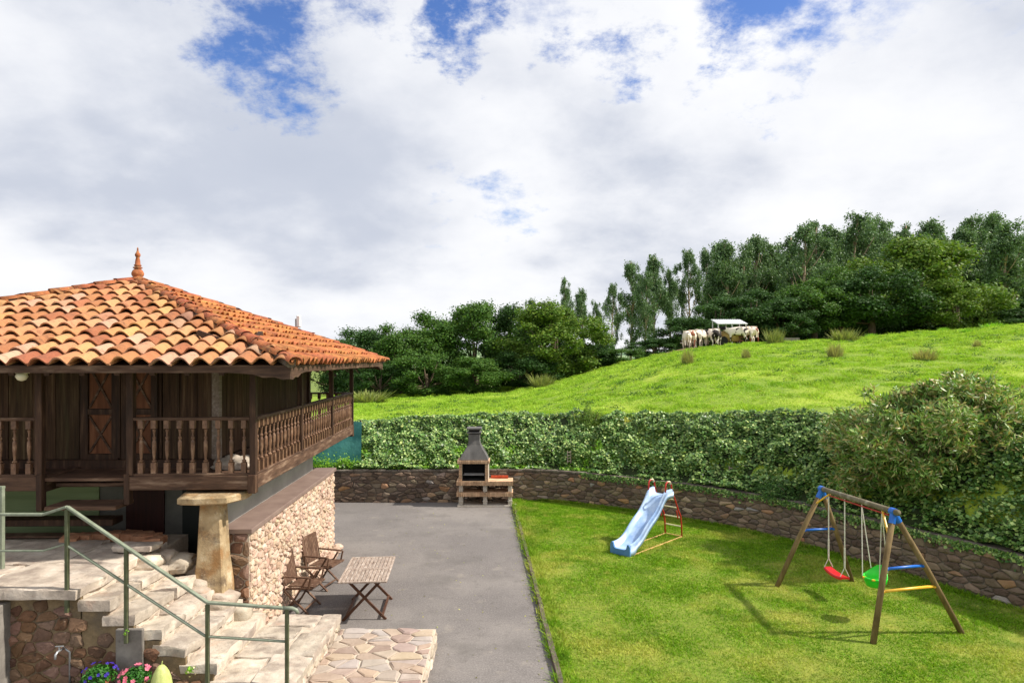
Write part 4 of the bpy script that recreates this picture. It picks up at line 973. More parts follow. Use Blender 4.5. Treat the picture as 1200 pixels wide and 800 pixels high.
# risers faced with small stones (face right, +x)
for k, (x0, x1, z) in enumerate(steps[1:]+[(-3.58, -2.62, .55)]):
    zt = steps[k][2]-.10; 
    stone_face(sf, Y1-Y0-.1, zt-(z-.02) if zt-(z-.02) > .06 else .07, .26, .10, lambda u, v, o, x0=x0, z=z: (x0-.02+o-SO.x, Y0+.05+u-SO.y, z-.03+v), 'slab_edge', 30+k, gap=.005, proud=.03, name='riser_stone')
stone_face(sf, 2.1, .44, .26, .15, lambda u, v, o: (-2.62+o-SO.x, Y0+.08+u-SO.y, v), 'slab_edge', 41, gap=.006, proud=.03, name='riser_stone')
# camera-side face of the stair and landing: rust-brown rubble
def under(u, v):
    x = -9+u
    top = 1.55 if x < -5.17 else next((z-.12 for a, b, z in steps if a <= x < b), .42)
    return v < top-.02
fw = thing('stair_side_wall', 'shaded rust brown rubble wall below the stair landing with sandy mortar', 'stone wall', (-6, 8.18, 0)); FO = fw.location.copy()
g = G(); g.box(-9-FO.x, -5.17-FO.x, 0, .05, -.05, 1.56)
for x0, x1, z in steps+[(-3.58, -2.62, .55)]: g.box(x0-FO.x, x1-FO.x-.001, 0, .05, -.05, z-.11)
g.obj('mortar_core', 'facemortar', fw)
stone_face(fw, 6.38, 1.55, .20, .135, lambda u, v, o: (-9+u-FO.x, -o, v), 'facestone', 21, gap=.006, proud=.03, jit=.6, cut=lambda u, v: under(u+.1, v+.08) and under(u-.1, v+.08) and not (4.28 < u < 4.62 and v > .5), limit=280, nearest=lambda c: -c[0][1])
G().box(-4.72-FO.x, -4.40-FO.x, -.06, -.001, -.05, 1.18).obj('concrete_pier', 'concrete', fw, bev=.01)
G().box(-6.35-FO.x, -6.0-FO.x, -.25, -.001, -.05, 1.5).obj('concrete_pier', 'concrete', fw, bev=.01)
# crazy paving platform
cp = thing('paved_platform', 'low platform of pink and grey crazy paving in pale mortar beside the stair', 'platform', (-1.9, 9, 0)); CO = cp.location.copy()
PX0, PX1, PY0, PY1, PZ = -2.61, -1.16, 6.5, 10.42, .30
g = G(); g.box(PX0-CO.x, PX1-CO.x, PY0-CO.y, PY1-CO.y, -.05, PZ-.025); g.obj('mortar_bed', 'palemortar', cp)
M['paving'] = mat('paving_stone', [(.3, (128, 114, 106)), (.55, (164, 148, 138)), (.75, (192, 178, 168))], 5, 8, .9, .5, 22, vary=.1, hue=.01, bdist=.015,
                  rand_stops=(.6, [(0, (148, 122, 112)), (.3, (178, 158, 138)), (.5, (166, 162, 158)), (.7, (184, 162, 134)), (.85, (152, 126, 116)), (1, (172, 170, 168))]), spots=[(10, .6, .72, (112, 98, 88), .5)])
ROUND = False
stone_face(cp, PX1-PX0, PY1-PY0, .27, .22, lambda u, v, o: (PX0+u-CO.x, PY0+v-CO.y, PZ-.024+o), 'paving', 8, gap=.012, proud=.020, name='paving_stone', jit=.6)
ROUND = True
stone_face(cp, PY1-PY0, PZ-.04, .28, .13, lambda u, v, o: (PX1-CO.x+o, PY0+u-CO.y, v), 'slab_edge', 9, gap=.006, proud=.025, name='edge_stone')
stone_face(cp, PX1-PX0, PZ-.04, .28, .13, lambda u, v, o: (PX1-u-CO.x, PY1-CO.y+o, v), 'slab_edge', 10, gap=.006, proud=.025, name='edge_stone')

# ------------------------------------------------------------------ metal handrail on the stair
hr = thing('stair_handrail', 'green grey painted steel handrail bending down along the stone stair', 'handrail', (-4.56, 8.05, 0)); HO = hr.location.copy()
def loc(x, y, z): return (x-HO.x, y-HO.y, z-HO.z)
YR = 8.07
for (x, zt, z0) in ((-5.26, 2.62, 1.40), (-4.56, 2.17, 1.04), (-3.60, 1.50, .30), (-2.66, 1.45, .20)):
    G().bar(loc(x, YR, z0), loc(x, YR, zt), .042, .042).obj('post', 'railpost', hr, bev=.004)
up_pts = [(-7.6, 2.56), (-5.54, 2.56), (-5.26, 2.65), (-3.60, 1.52), (-2.70, 1.455)]
for (a, b) in zip(up_pts, up_pts[1:]): G().bar(loc(a[0], YR, a[1]), loc(b[0], YR, b[1]), .05, .032).obj('top_rail', 'rail', hr, bev=.006)
G().tube([loc(-2.71, YR, 1.455), loc(-2.60, YR, 1.452), loc(-2.55, YR, 1.43), loc(-2.53, YR, 1.39)], [.024, .024, .024, .02], 8).obj('rail_end', 'rail', hr, smooth=True)
lo_pts = [(-7.6, 2.13), (-5.54, 2.13), (-5.28, 2.21), (-3.62, 1.12), (-2.68, 1.06)]
for (a, b) in zip(lo_pts, lo_pts[1:]): G().bar(loc(a[0], YR, a[1]), loc(b[0], YR, b[1]), .035, .022).obj('lower_rail', 'rail', hr, bev=.004)
h2 = thing('landing_railing', 'green grey steel railing post at the far left edge of the landing', 'railing', (-6.58, 8.8, 1.7))
G().bar((0, 0, -.02), (0, 0, 1.03), .055, .055).obj('post', 'rail', h2, bev=.004)
G().bar((-2, 0, 1.04), (.03, 0, 1.04), .06, .035).obj('top_rail', 'rail', h2, bev=.004); G().bar((-2, 0, .62), (-.03, 0, .62), .035, .03).obj('lower_rail', 'rail', h2, bev=.004)

# tap, flowers and gourd by the stair foot
tp = thing('garden_tap', 'small chrome garden tap on the rusty stone wall', 'tap', (-5.35, 8.13, .95))
G().tube([(0, .05, 0), (0, -.10, 0), (0, -.13, -.02), (0, -.135, -.07)], .014, 8).obj('spout', 'metal', tp, smooth=True)
G().tube([(0, -.06, 0), (0, -.06, .045)], .011, 8).obj('stem', 'metal', tp); G().bar((-.05, -.06, .05), (.05, -.06, .055), .018, .012).obj('handle', 'metal', tp, bev=.003)
G().tube([(.07, .02, -.6), (.07, .02, -.05), (.03, .0, 0)], .012, 6).obj('pipe', 'metal', tp, smooth=True)
pl = thing('planter_ledge', 'low stone ledge holding flowers below the stair', 'ledge', (-4.45, 7.85, 0)); G().box(-1.2, .7, -.2, .26, -.04, .53).obj('block', 'concrete', pl, bev=.02)
def flower_pot(x, y, name, label, petal, n, r, pr):
    t = thing(name, label, 'flowers', (x, y, .53)); G().lathe([(.07, 0), (.105, .13), (.115, .13), (.115, .16), (.09, .155)], 14).obj('pot', 'pot', t, smooth=False)
    k = 800; d = unit(NR.normal(size=(k, 3))); d[:, 2] = np.abs(d[:, 2])*.9-.25; c = d*r*NR.uniform(.5, 1, (k, 1))+np.array([0, 0, .20])
    link('foliage', npmesh('foliage', 'flowerleaf', leaf_quads(c, d+NR.normal(scale=.5, size=(k, 3)), NR.uniform(.03, .06, k), .5), 4), t)
    for q in range(n):
        a = R.uniform(0, 2*PI); e2 = R.uniform(.15, 1.2); dd_ = Vector((math.cos(a)*math.cos(e2), math.sin(a)*math.cos(e2), math.sin(e2)*.75)); cc = dd_*r*1.02+Vector((0, 0, .20))
        nn = (dd_+Vector((.0, -.5, .4))).normalized(); s1 = nn.orthogonal().normalized(); s2 = nn.cross(s1); gg = G()
        for pz in range(5):
            an = 2*PI*pz/5; m1 = s1*math.cos(an)+s2*math.sin(an); m2 = s1*math.cos(an+.55)+s2*math.sin(an+.55); m0 = s1*math.cos(an-.55)+s2*math.sin(an-.55)
            gg.add([cc, cc+m0*pr*.75+nn*.004, cc+m1*pr+nn*.008, cc+m2*pr*.75+nn*.004], [(0, 1, 2, 3)])
        gg.obj('flower', petal, t)
flower_pot(-4.33, 7.85, 'pink_flowers', 'pink flowers in a pot beside the pale green gourd', 'pink', 22, .18, .03)
flower_pot(-4.78, 7.9, 'violet_flowers', 'dark blue violet flowers in a pot below the rusty wall', 'purple', 20, .19, .022)
gd = thing('gourd', 'pale green pear shaped gourd standing next to pink flowers', 'gourd', (-3.98, 7.75, .53))
G().lathe([(.03, 0), (.075, .02), (.105, .07), (.11, .12), (.095, .18), (.07, .24), (.05, .28), (.03, .305), (.01, .312)][:0]+[(.03, 0), (.085, .02), (.112, .09), (.118, .16), (.105, .24), (.082, .31), (.055, .36), (.03, .39), (.01, .398)], 18, (0, 0, .0)).obj('body', 'gourd', gd, smooth=True)
G().tube([(0, 0, .38), (.004, 0, .41), (.012, 0, .44)], [.01, .007, .006], 6).obj('stem', 'gourd', gd)
for (x, y, z, label, petal) in ((-3.80, 8.07, .72, 'small weed with cream flowers on the bottom step edge', 'creamy'), (-4.52, 8.0, 1.18, 'star shaped green leaf growing on the concrete pier', 'weed')):
    t = thing('wall_weed', label, 'weed', (x, y, z)); k = 26 if petal == 'creamy' else 6; d = unit(NR.normal(size=(k, 3))+np.array([0, -.4, .5])); c = d*NR.uniform(.01, .07, (k, 1))
    link('foliage', npmesh('foliage', 'weed', leaf_quads(c, d+NR.normal(scale=.4, size=(k, 3)), NR.uniform(.03, .06, k), .5), 4), t)
    if petal == 'creamy':
        k = 8; c = unit(NR.normal(size=(k, 3))+np.array([0, -.6, .6]))*.08; link('flower_cluster', npmesh('flower_cluster', 'creamy', leaf_quads(c, c, np.full(k, .028), .9), 4), t)

# objects on the gallery and roof
cb = thing('cloth_bundle', 'crumpled pale cloth lying on the gallery floor behind the front balusters', 'cloth', (-4.27, 10.55, ZD-.04))
bm = bmesh.new(); bmesh.ops.create_icosphere(bm, subdivisions=4, radius=1)
for v in bm.verts:
    k = 1+.28*mnoise.noise(v.co*2.2)+.14*mnoise.noise(v.co*6); v.co = Vector((v.co.x*.34*k, v.co.y*.15*k, max(0, v.co.z*.15*k+.06)))
me = bpy.data.meshes.new('cloth'); bm.to_mesh(me); bm.free(); me.materials.append(M['cloth']); me.shade_smooth(); link('cloth', me, cb)
lp = thing('eave_lamp', 'small cream lamp fixed under the front eave at the left', 'lamp', (-6.55, 9.12, 4.16))
G().lathe([(.03, .06), (.06, .045), (.075, .0), (.05, -.045), (.01, -.06)], 12, (0, 0, .0)).obj('shade', 'cream', lp, smooth=True); G().box(-.09, .09, -.03, .03, .04, .07).obj('bracket', 'cream', lp, bev=.004)
an = thing('roof_antenna', 'white box antenna on a short grey pole behind the roof hip', 'antenna', (-5.0, 15.8, 4.9))
G().tube([(0, 0, -.2), (0, 0, .42)], .022, 8).obj('pole', 'metal', an); G().box(.02, .11, -.05, .05, .22, .50).obj('box', 'whitesheet', an, bev=.02)

# ------------------------------------------------------------------ barbecue
BX0, BX1, BY, BD = -1.60, .02, 20.25, .62
bb = thing('masonry_barbecue', 'masonry barbecue with dark grey chimney hood and brick shelves against the back wall', 'barbecue', ((BX0+BX1)/2, BY+.3, 0)); BO = bb.location.copy()
def bx(x0, x1, y0, y1, z0, z1): return G().box(x0-BO.x, x1-BO.x, y0-BO.y, y1-BO.y, z0, z1)
bx(BX0-.02, BX1+.0, BY-.02, BY+BD, 0, .05).obj('base_slab', 'bbqc', bb, bev=.006)
for x in (BX0+.02, -.86, BX1-.14):
    bx(x, x+.12, BY+.03, BY+BD-.02, .052, .31).obj('leg', 'bbqc', bb, bev=.012); bx(x, x+.12, BY+.03, BY+BD-.02, .435, .64).obj('leg', 'bbqc', bb, bev=.012)
    bx(x-.008, x+.128, BY+.01, BY+.04, .15, .19).obj('moulding', 'bbqc', bb, bev=.004)
def brick_strip(x0, x1, y0, y1, z0, z1, n, name):
    par = bx(x0, x1, y0+.03, y1, z0+.004, z1-.004).obj(name, 'firebrick', bb); gg = G(); w = (x1-x0)/n
    for k in range(n): gg.box(x0+k*w+.006-BO.x, x0+(k+1)*w-.006-BO.x, y0-BO.y+R.uniform(-.004, .004), y0+.055-BO.y, z0, z1, jit=.002)
    tag(gg.obj('brick_course', 'firebrick', par), kind='stuff')
brick_strip(BX0-.05, BX1+.01, BY-.03, BY+BD, .312, .433, 27, 'lower_shelf'); brick_strip(BX0-.05, BX1+.01, BY-.04, BY+BD, .642, .765, 27, 'counter')
FX0, FX1 = BX0+.02, -.70
bx(FX0, FX0+.1, BY+.04, BY+BD, .767, 1.28).obj('firebox_side', 'bbqc', bb, bev=.01); bx(FX1-.1, FX1+.0, BY+.02, BY+BD, .767, 1.28).obj('firebox_side', 'bbqc', bb, bev=.01)
bx(FX0+.1, FX1-.1, BY+BD-.06, BY+BD-.005, .767, 1.28).obj('fireback', 'soot', bb); bx(FX0+.102, FX0+.112, BY+.08, BY+BD-.06, .78, 1.27).obj('soot_lining', 'soot', bb); bx(FX1-.112, FX1-.102, BY+.08, BY+BD-.06, .78, 1.27).obj('soot_lining', 'soot', bb); bx(FX0+.1, FX1-.1, BY+.06, BY+BD-.06, .767, .80).obj('hearth', 'soot', bb)
gg = G()
for k in range(9): gg.bar((FX0+.13-BO.x, BY+.1+k*.045-BO.y, .93), (FX1-.13-BO.x, BY+.1+k*.045-BO.y, .93), .008)
gg.obj('grill_rack', 'metal', bb)
for s_ in (FX0+.05, FX1-.05):
    gg = G()
    for k in range(6): gg.box(s_-.045-BO.x, s_+.045-BO.x, BY+.0-BO.y, BY+.038-BO.y, .775+k*.083, .775+k*.083+.072)
    gg.obj('brick_jamb', 'firebrick', bb)
brick_strip(FX0-.05, FX1+.03, BY-.02, BY+BD, 1.282, 1.375, 15, 'lintel')
hz = [(1.377, FX0, FX1, BY+.02, BY+BD), (1.50, FX0+.07, FX1-.05, BY+.06, BY+BD-.02), (1.68, FX0+.18, FX1-.16, BY+.12, BY+BD-.05), (1.82, FX0+.26, FX1-.24, BY+.17, BY+BD-.09), (1.95, FX0+.28, FX1-.27, BY+.19, BY+BD-.11), (2.14, FX0+.27, FX1-.26, BY+.18, BY+BD-.10)]
gg = G(); vs = []
for z, a, b, c, d in hz: vs += [(a-BO.x, c-BO.y, z), (b-BO.x, c-BO.y, z), (b-BO.x, d-BO.y, z), (a-BO.x, d-BO.y, z)]
fs = [(3, 2, 1, 0), (20, 21, 22, 23)]+[(i*4+k, i*4+(k+1) % 4, (i+1)*4+(k+1) % 4, (i+1)*4+k) for i in range(5) for k in range(4)]; gg.add(vs, fs)
hood = gg.obj('hood', 'hood', bb, bev=.012)
bx(FX0+.23, FX1-.22, BY+.14, BY+BD-.06, 2.16, 2.20).obj('chimney_collar', 'hood', bb, bev=.006)
bx(FX0+.29, FX1-.28, BY+.2, BY+BD-.12, 2.19, 2.27).obj('chimney_opening', 'soot', bb); bx(FX0+.22, FX1-.21, BY+.13, BY+BD-.05, 2.27, 2.33).obj('chimney_cap', 'hood', bb, bev=.01)
for k in range(5):
    bx(-.64+k*.105, -.64+k*.105+.10, BY+BD-.14, BY+BD-.03, .768, .84).obj('red_brick', 'redbrick', bb, bev=.004)
ws_ = thing('white_stone', 'small white stone on the yard corner by the barbecue', 'stone', (.10, 20.2, 0)); G().lathe([(.04, 0), (.075, .03), (.07, .08), (.03, .11)], 8).obj('stone', 'cream', ws_)

# ------------------------------------------------------------------ slide
sl = thing('playground_slide', 'pale blue wavy plastic slide with a red ladder on the lawn', 'slide', (2.45, 15.2, .03), math.atan2(1.65, 1.55)); 
# local x along the axis from the lip to the ladder, y across (left positive)
prof = [(-.05, .15), (.06, .15), (.2, .17), (.42, .27), (.62, .42), (.82, .56), (1.0, .66), (1.15, .78), (1.3, .93), (1.42, 1.06), (1.52, 1.11), (1.72, 1.12)]
W2 = .21; cross = [(-W2-.045, .085), (-W2-.01, .13), (-W2+.025, .12), (-W2+.05, .02), (-W2+.09, 0), (W2-.09, 0), (W2-.05, .02), (W2-.025, .12), (W2+.01, .13), (W2+.045, .085)]
gg = G(); vs = []; n = len(cross)
pc = catmull(prof, 3)
for th in (0, 1):
    for q in pc:
        flare = max(0, (q.x-1.35))*.5; kx = 1+flare
        for y, z in cross:
            extra = .015*max(0, min(1, (q.x-1.3)/.2)) if z > .1 else 0
            vs.append((q.x, y*kx, q.y+z+extra-(.012 if th else 0)))
m_ = len(pc); fs = []
for i in range(m_-1):
    for k in range(n-1):
        fs.append((i*n+k, (i+1)*n+k, (i+1)*n+k+1, i*n+k+1)); o_ = m_*n; fs.append((o_+i*n+k+1, o_+(i+1)*n+k+1, o_+(i+1)*n+k, o_+i*n+k))
for i in range(m_-1):
    for k in (0, n-1): o_ = m_*n; fs.append((i*n+k, (i+1)*n+k, o_+(i+1)*n+k, o_+i*n+k))
for i in (0, m_-1):
    for k in range(n-1): o_ = m_*n; fs.append((i*n+k, i*n+k+1, o_+i*n+k+1, o_+i*n+k))
gg.add(vs, fs); ch = gg.obj('chute', 'slide', sl, smooth=True)
for s_ in (-1, 1):   # side skirts
    gg = G(); vs = []
    for q in pc:
        kx = 1+max(0, (q.x-1.35))*.5
        vs += [(q.x, s_*(W2+.045)*kx, q.y+.09), (q.x, s_*(W2+.05)*kx, q.y-.06 if q.x > .2 else .0+max(0, q.x-.05)*.5), (q.x, s_*(W2+.035)*kx, q.y-.06 if q.x > .2 else max(0, q.x-.05)*.5)]
    gg.add(vs, [f for i in range(m_-1) for f in ((i*3, (i+1)*3, (i+1)*3+1, i*3+1), (i*3+1, (i+1)*3+1, (i+1)*3+2, i*3+2), (i*3+2, (i+1)*3+2, (i+1)*3, i*3))]); gg.obj('side_wall', 'slide', ch, smooth=True)
gg = G(); pts_ = [(-W2-.05, 0)]+[(y, z+.15) for y, z in cross]+[(W2+.05, 0)]; nn_ = len(pts_)
gg.add([(-.085, y, z) for y, z in pts_]+[(-.048, y, z) for y, z in pts_], [tuple(range(nn_)), tuple(reversed(range(nn_, 2*nn_)))]+[(k, nn_+k, nn_+(k+1) % nn_, (k+1) % nn_) for k in range(nn_)]); gg.obj('lip', 'slideblue', sl)
for s_ in (-1, 1):
    y = s_*(W2+.02)
    gg = G(); gg.tube([(2.24, y, 0), (2.22, y, .3), (2.17, y, .55), (2.07, y, .68), (1.92, y, .95), (1.78, y, 1.15), (1.72, y, 1.36), (1.66, y, 1.43), (1.54, y, 1.44), (1.48, y, 1.40), (1.46, y, 1.12)], .019, 8); gg.obj('side_rail', 'red', sl, smooth=True)
    gg = G(); gg.tube([(1.98, y, .70), (2.05, y, .5)], .015, 8); gg.obj('brace', 'red', sl)
    G().tube([(1.70, y, 1.38), (1.655, y, 1.442), (1.55, y, 1.452)], .022, 8).obj('hand_grip', 'cream', sl, smooth=True)
    G().bar((.02, y, .02), (2.26, y, .025), .03, .03).obj('ground_bar', 'ochre', sl, bev=.004)
G().bar((2.24, -W2, .03), (2.24, W2, .03), .03, .03).obj('ground_bar', 'ochre', sl, bev=.004)
for x, z in ((2.235, .27), (2.18, .5), (2.03, .76), (1.88, .98)): G().tube([(x, -W2-.02, z), (x, W2+.02, z)], .017, 8).obj('rung', 'cream', sl)

# ------------------------------------------------------------------ swing set
fn, fnb = Vector((5.49, 10.41, .03)), Vector((7.2, 10.86, .03)); ff, ffb = Vector((5.02, 13.04, .03)), Vector((6.69, 13.38, .03))
an_, af = Vector((6.02, 10.77, 1.97)), Vector((5.93, 13.06, 1.89))
so = Vector((6.1, 11.9, 0)); sw = thing('swing_set', 'round log swing frame with blue brackets and coloured bars on the lawn', 'swing set', so)
def S(p): return Vector(p)-so
for f_, a_ in ((fn, an_), (fnb, an_), (ff, af), (ffb, af)):
    G().tube([S(f_-Vector((0, 0, .08))), S(f_.lerp(a_, .5)), S(a_-(a_-f_).normalized()*.02)], [.046, .045, .044], 12).obj('leg', 'pole', sw, smooth=True)
bd = (an_-af).normalized()
G().tube([S(af-bd*.05+Vector((0, 0, .02))), S(af.lerp(an_, .5)+Vector((0, 0, .02))), S(an_+bd*.12+Vector((0, 0, .02)))], .048, 12).obj('beam', 'beamlog', sw, smooth=True)
for a_, fs_ in ((an_, (fn, fnb)), (af, (ff, ffb))):
    for f_ in fs_: G().tube([S(a_+(a_-f_).normalized()*.02), S(a_+(f_-a_).normalized()*.17)], .050, 12).obj('bracket', 'blueplastic', sw, smooth=False)
    G().tube([S(a_-bd*.06+Vector((0, 0, .02))), S(a_+bd*.06+Vector((0, 0, .02)))], .057, 12).obj('bracket', 'blueplastic', sw)
def onleg(f_, a_, z): return f_.lerp(a_, (z-f_.z)/(a_.z-f_.z))
for f1, f2, a_, z, m_ in ((fn, fnb, an_, 1.13, 'blueplastic'), (fn, fnb, an_, .80, 'yellow'), (ff, ffb, af, 1.12, 'blueplastic')):
    p, q = onleg(f1, a_, z), onleg(f2, a_, z); G().tube([S(p), S(q)], .024, 10).obj('crossbar', m_, sw, smooth=True)
    for e_ in (p, q): G().tube([S(e_+(q-p).normalized()*.05*(1 if e_ is p else -1)), S(e_)], .034, 10).obj('end_cap', m_, sw)
G().tube([S(af+bd*.22-Vector((0, 0, .06))), S(an_-bd*.14-Vector((0, 0, .06)))], .014, 8).obj('tie_bar', 'red', sw)
def beam(t, dz=-.04): return af.lerp(an_, t)+Vector((0, 0, dz))
G().tube([S(onleg(ff, af, 1.62)), S(beam(.13, -.03))], .018, 8).obj('brace', 'yellow', sw); G().tube([S(onleg(fn, an_, 1.58)), S(beam(.87, -.03))], .018, 8).obj('brace', 'yellow', sw)
# red board swing
t1, t2 = .11, .36; rs = thing('red_swing_seat', 'curved red plastic swing seat hanging on pale ropes', 'swing seat', beam((t1+t2)/2, -1.43)); ro = rs.location.copy()
for t in (t1, t2):
    top = beam(t, -.03)-ro; low = Vector((top.x, top.y, .18)); G().tube([top, low], .011, 6).obj('rope', 'rope', rs); G().tube([low+Vector((0, 0, -.0)), low+Vector((0, 0, .35))], .016, 6).obj('rope_sleeve', 'rope', rs)
    for s_ in (-1, 1): G().tube([low, Vector((low.x+s_*.08, low.y, .015))], .008, 6).obj('rope_tie', 'rope', rs)
gg = G(); vs = []; n = 10
dv = (beam(t2)-beam(t1)); hl_ = dv.length/2+.03; dv.normalize(); sv = Vector((-dv.y, dv.x, 0))
for lay in (0, 1):
    for i in range(n+1):
        t = -1+2*i/n
        for j_, w in enumerate((-1, -.85, 0, .85, 1)):
            p = dv*(t*hl_)+sv*(w*.09*(1-.15*t*t)); z = .03*t*t-.03+(.015 if abs(w) < .9 else 0)-lay*.035+dv.z*0; vs.append((p.x, p.y, z))
m_ = n+1; fs = []
for i in range(n):
    for k in range(4): a = i*5+k; b = m_*5+a; fs += [(a, a+5, a+6, a+1), (b+1, b+6, b+5, b)]
    for k in (0, 4): a = i*5+k; b = m_*5+a; fs.append((a, a+5, b+5, b))
for i in (0, n):
    for k in range(4): a = i*5+k; b = m_*5+a; fs.append((a, a+1, b+1, b))
gg.add(vs, fs); gg.obj('seat', 'redplastic', rs, smooth=False)
# green toddler seat
t1, t2 = .60, .86; gs = thing('green_baby_swing', 'lime green plastic toddler swing seat with yellow trim', 'swing seat', beam((t1+t2)/2, -1.12)-Vector((-.06, 0, 0.12))); go = gs.location.copy()
sh = G(); vs = []; NA = 22
for lay, rr in ((0, 1.0), (1, .92)):
    for j_, (z, r) in enumerate(((-.13, .10), (-.11, .155), (-.02, .185), (.07, .20))):
        for i in range(NA):
            a = 2*PI*i/NA; front = math.cos(a)   # +x is the back
            zz = z; 
            if j_ == 3: zz = .06+(.20*max(0, front)**1.2)-.02*max(0, -front)
            if j_ == 2: zz = -.02+.05*max(0, front)
            wing = 1+(.28*abs(math.sin(a))**6 if j_ >= 2 else 0)
            vs.append((math.cos(a)*r*rr, math.sin(a)*r*rr*wing, zz+(.01 if lay else 0)))
fs = []
for lay in (0, 1):
    for j_ in range(3):
        for i in range(NA):
            a = lay*4*NA+j_*NA+i; b = lay*4*NA+j_*NA+(i+1) % NA; f = (a, b, b+NA, a+NA); fs.append(f if lay == 0 else tuple(reversed(f)))
fs.append(tuple(reversed(range(NA)))); fs.append(tuple(range(4*NA, 5*NA)))
for i in range(NA): a = 3*NA+i; b = 3*NA+(i+1) % NA; fs.append((a, b, b+4*NA, a+4*NA))
rt = Matrix.Rotation(math.radians(25), 4, 'Z') @ Matrix.Scale(.86, 4); sh.add([rt @ Vector(p) for p in vs], fs); sh.obj('bucket', 'green', gs, smooth=True)
G().tube([rt @ Vector((-.17*math.cos(t)-.02, .19*math.sin(t), .045)) for t in [-1.2+2.4*i/8 for i in range(9)]], .022, 8).obj('front_bar', 'green', gs, smooth=True)
for s_ in (-1, 1): G().lathe([(.0, -.012), (.03, -.01), (.03, .012), (.0, .015)], 10, rt @ Vector((-.17, s_*.10, .05))).obj('knob', 'yellow', gs)
for t in (t1, t2):
    top = beam(t, -.03)-go
    s_ = 1 if t == t1 else -1
    for q in (Vector((-.12, s_*.18, .05)), Vector((.12, s_*.18, .18))): G().tube([top, rt @ q], .009, 6).obj('rope', 'rope', gs)

# ------------------------------------------------------------------ garden table and chairs
tb = thing('folding_table', 'weathered slatted folding wooden table with crossed legs on the asphalt', 'table', (-2.52, 11.98, 0), math.radians(4.0)); TZ = .72; TW_, TL_ = .40, .72
for s_ in (-1, 1):
    G().bar((s_*(TW_-.02), -TL_, TZ-.012), (s_*(TW_-.02), TL_, TZ-.012), .04, .028).obj('edge_board', 'bleached', tb, bev=.004)
for yb in (-TL_+.02, -.022, .022, TL_-.02): G().bar((-TW_+.042, yb, TZ-.012), (TW_-.042, yb, TZ-.012), .036, .028).obj('end_board', 'bleached', tb, bev=.004)
for half in (-1, 1):
    for k in range(11):
        x = -TW_+.075+k*(2*TW_-.15)/10; G().bar((x, half*.045, TZ-.012), (x, half*(TL_-.042), TZ-.012), .052, .02).obj('slat', 'bleached', tb, bev=.003)
for yb in (-.50, .50):
    o_ = .025 if yb < 0 else -.025
    G().bar((-.36, yb, 0), (.30, yb, TZ-.03), .045, .028, up=(0, 1, 0)).obj('leg', 'legwood', tb, bev=.004); G().bar((.36, yb+o_, 0), (-.30, yb+o_, TZ-.03), .045, .028, up=(0, 1, 0)).obj('leg', 'legwood', tb, bev=.004)
    G().bar((-.38, yb, TZ-.045), (.38, yb, TZ-.045), .04, .035).obj('bearer', 'legwood', tb)
for x in (-.30, .30): G().bar((x, -.5, .07), (x, .5, .07), .04, .025).obj('stretcher', 'legwood', tb, bev=.003)
G().bar((-.02, .48, .35), (.28, -.0, TZ-.06), .03, .02).obj('stay', 'bleached', tb)
def make_chair(loc_, rz, label):
    """faces local +x"""
    t = thing('folding_armchair', label, 'chair', loc_, rz, 'folding wooden armchairs by the pale wall')
    w = .25
    for s_ in (-1, 1):
        y = s_*w
        G().bar((-.24, y, .0+.36), (-.36, y, .98), .03, .045, up=(0, 1, 0)).obj('back_post', 'chairwood', t, bev=.004)
        G().bar((-.25, y, .39), (.20, y, 0), .028, .042, up=(0, 1, 0)).obj('leg', 'chairwood', t, bev=.004)
        G().bar((.16, y-s_*.035, .62), (-.22, y-s_*.035, 0), .028, .042, up=(0, 1, 0)).obj('leg', 'chairwood', t, bev=.004)
        G().bar((-.31, y+s_*.02, .645), (.22, y+s_*.02, .635), .055, .024).obj('armrest', 'chairwood', t, bev=.005)
        G().bar((-.22, y-s_*.02, .42), (.26, y-s_*.02, .44), .028, .035).obj('seat_rail', 'chairwood', t, bev=.003)
        G().bar((.20, y+s_*.01, .44), (.24, y+s_*.02, .63), .03, .03).obj('arm_support', 'chairwood', t, bev=.003)
    for k in range(9):
        y = -w+.045+k*(2*w-.09)/8; G().bar((-.255, y, .52), (-.352, y, .935), .044, .014, up=(1, 0, 0)).obj('back_slat', 'chairwood', t)
    G().bar((-.25, -w+.02, .50), (-.25, w-.02, .50), .03, .045).obj('back_rail', 'chairwood', t, bev=.003); G().bar((-.355, -w+.02, .95), (-.355, w-.02, .95), .03, .05).obj('back_rail', 'chairwood', t, bev=.003)
    for k in range(9):
        y = -w+.05+k*(2*w-.10)/8; G().bar((-.20, y, .455), (.27, y, .468), .044, .016).obj('seat_slat', 'chairwood', t)
    G().bar((.27, -w+.01, .462), (.27, w-.01, .462), .035, .03).obj('seat_front', 'chairwood', t, bev=.003)
    G().bar((-.14, -w+.03, .12), (-.14, w-.03, .12), .025, .02).obj('stretcher', 'chairwood', t); G().bar((.12, -w+.03, .08), (.12, w-.03, .08), .025, .02).obj('stretcher', 'chairwood', t)
    return t
ch1 = make_chair((-3.66, 12.02, 0), math.radians(-8), 'dark folding wooden armchair nearest the stair, back to the pale wall')
def copy_tree(o, parent=None):
    c = o.copy(); COL.objects.link(c); c.parent = parent
    for k in list(o.children): copy_tree(k, c)
    return c
ch2 = copy_tree(ch1); ch2.location = (-3.62, 13.2, 0); ch2.rotation_euler = (0, 0, math.radians(-14)); ch2['label'] = 'dark folding wooden armchair farther from the stair, behind the other one'

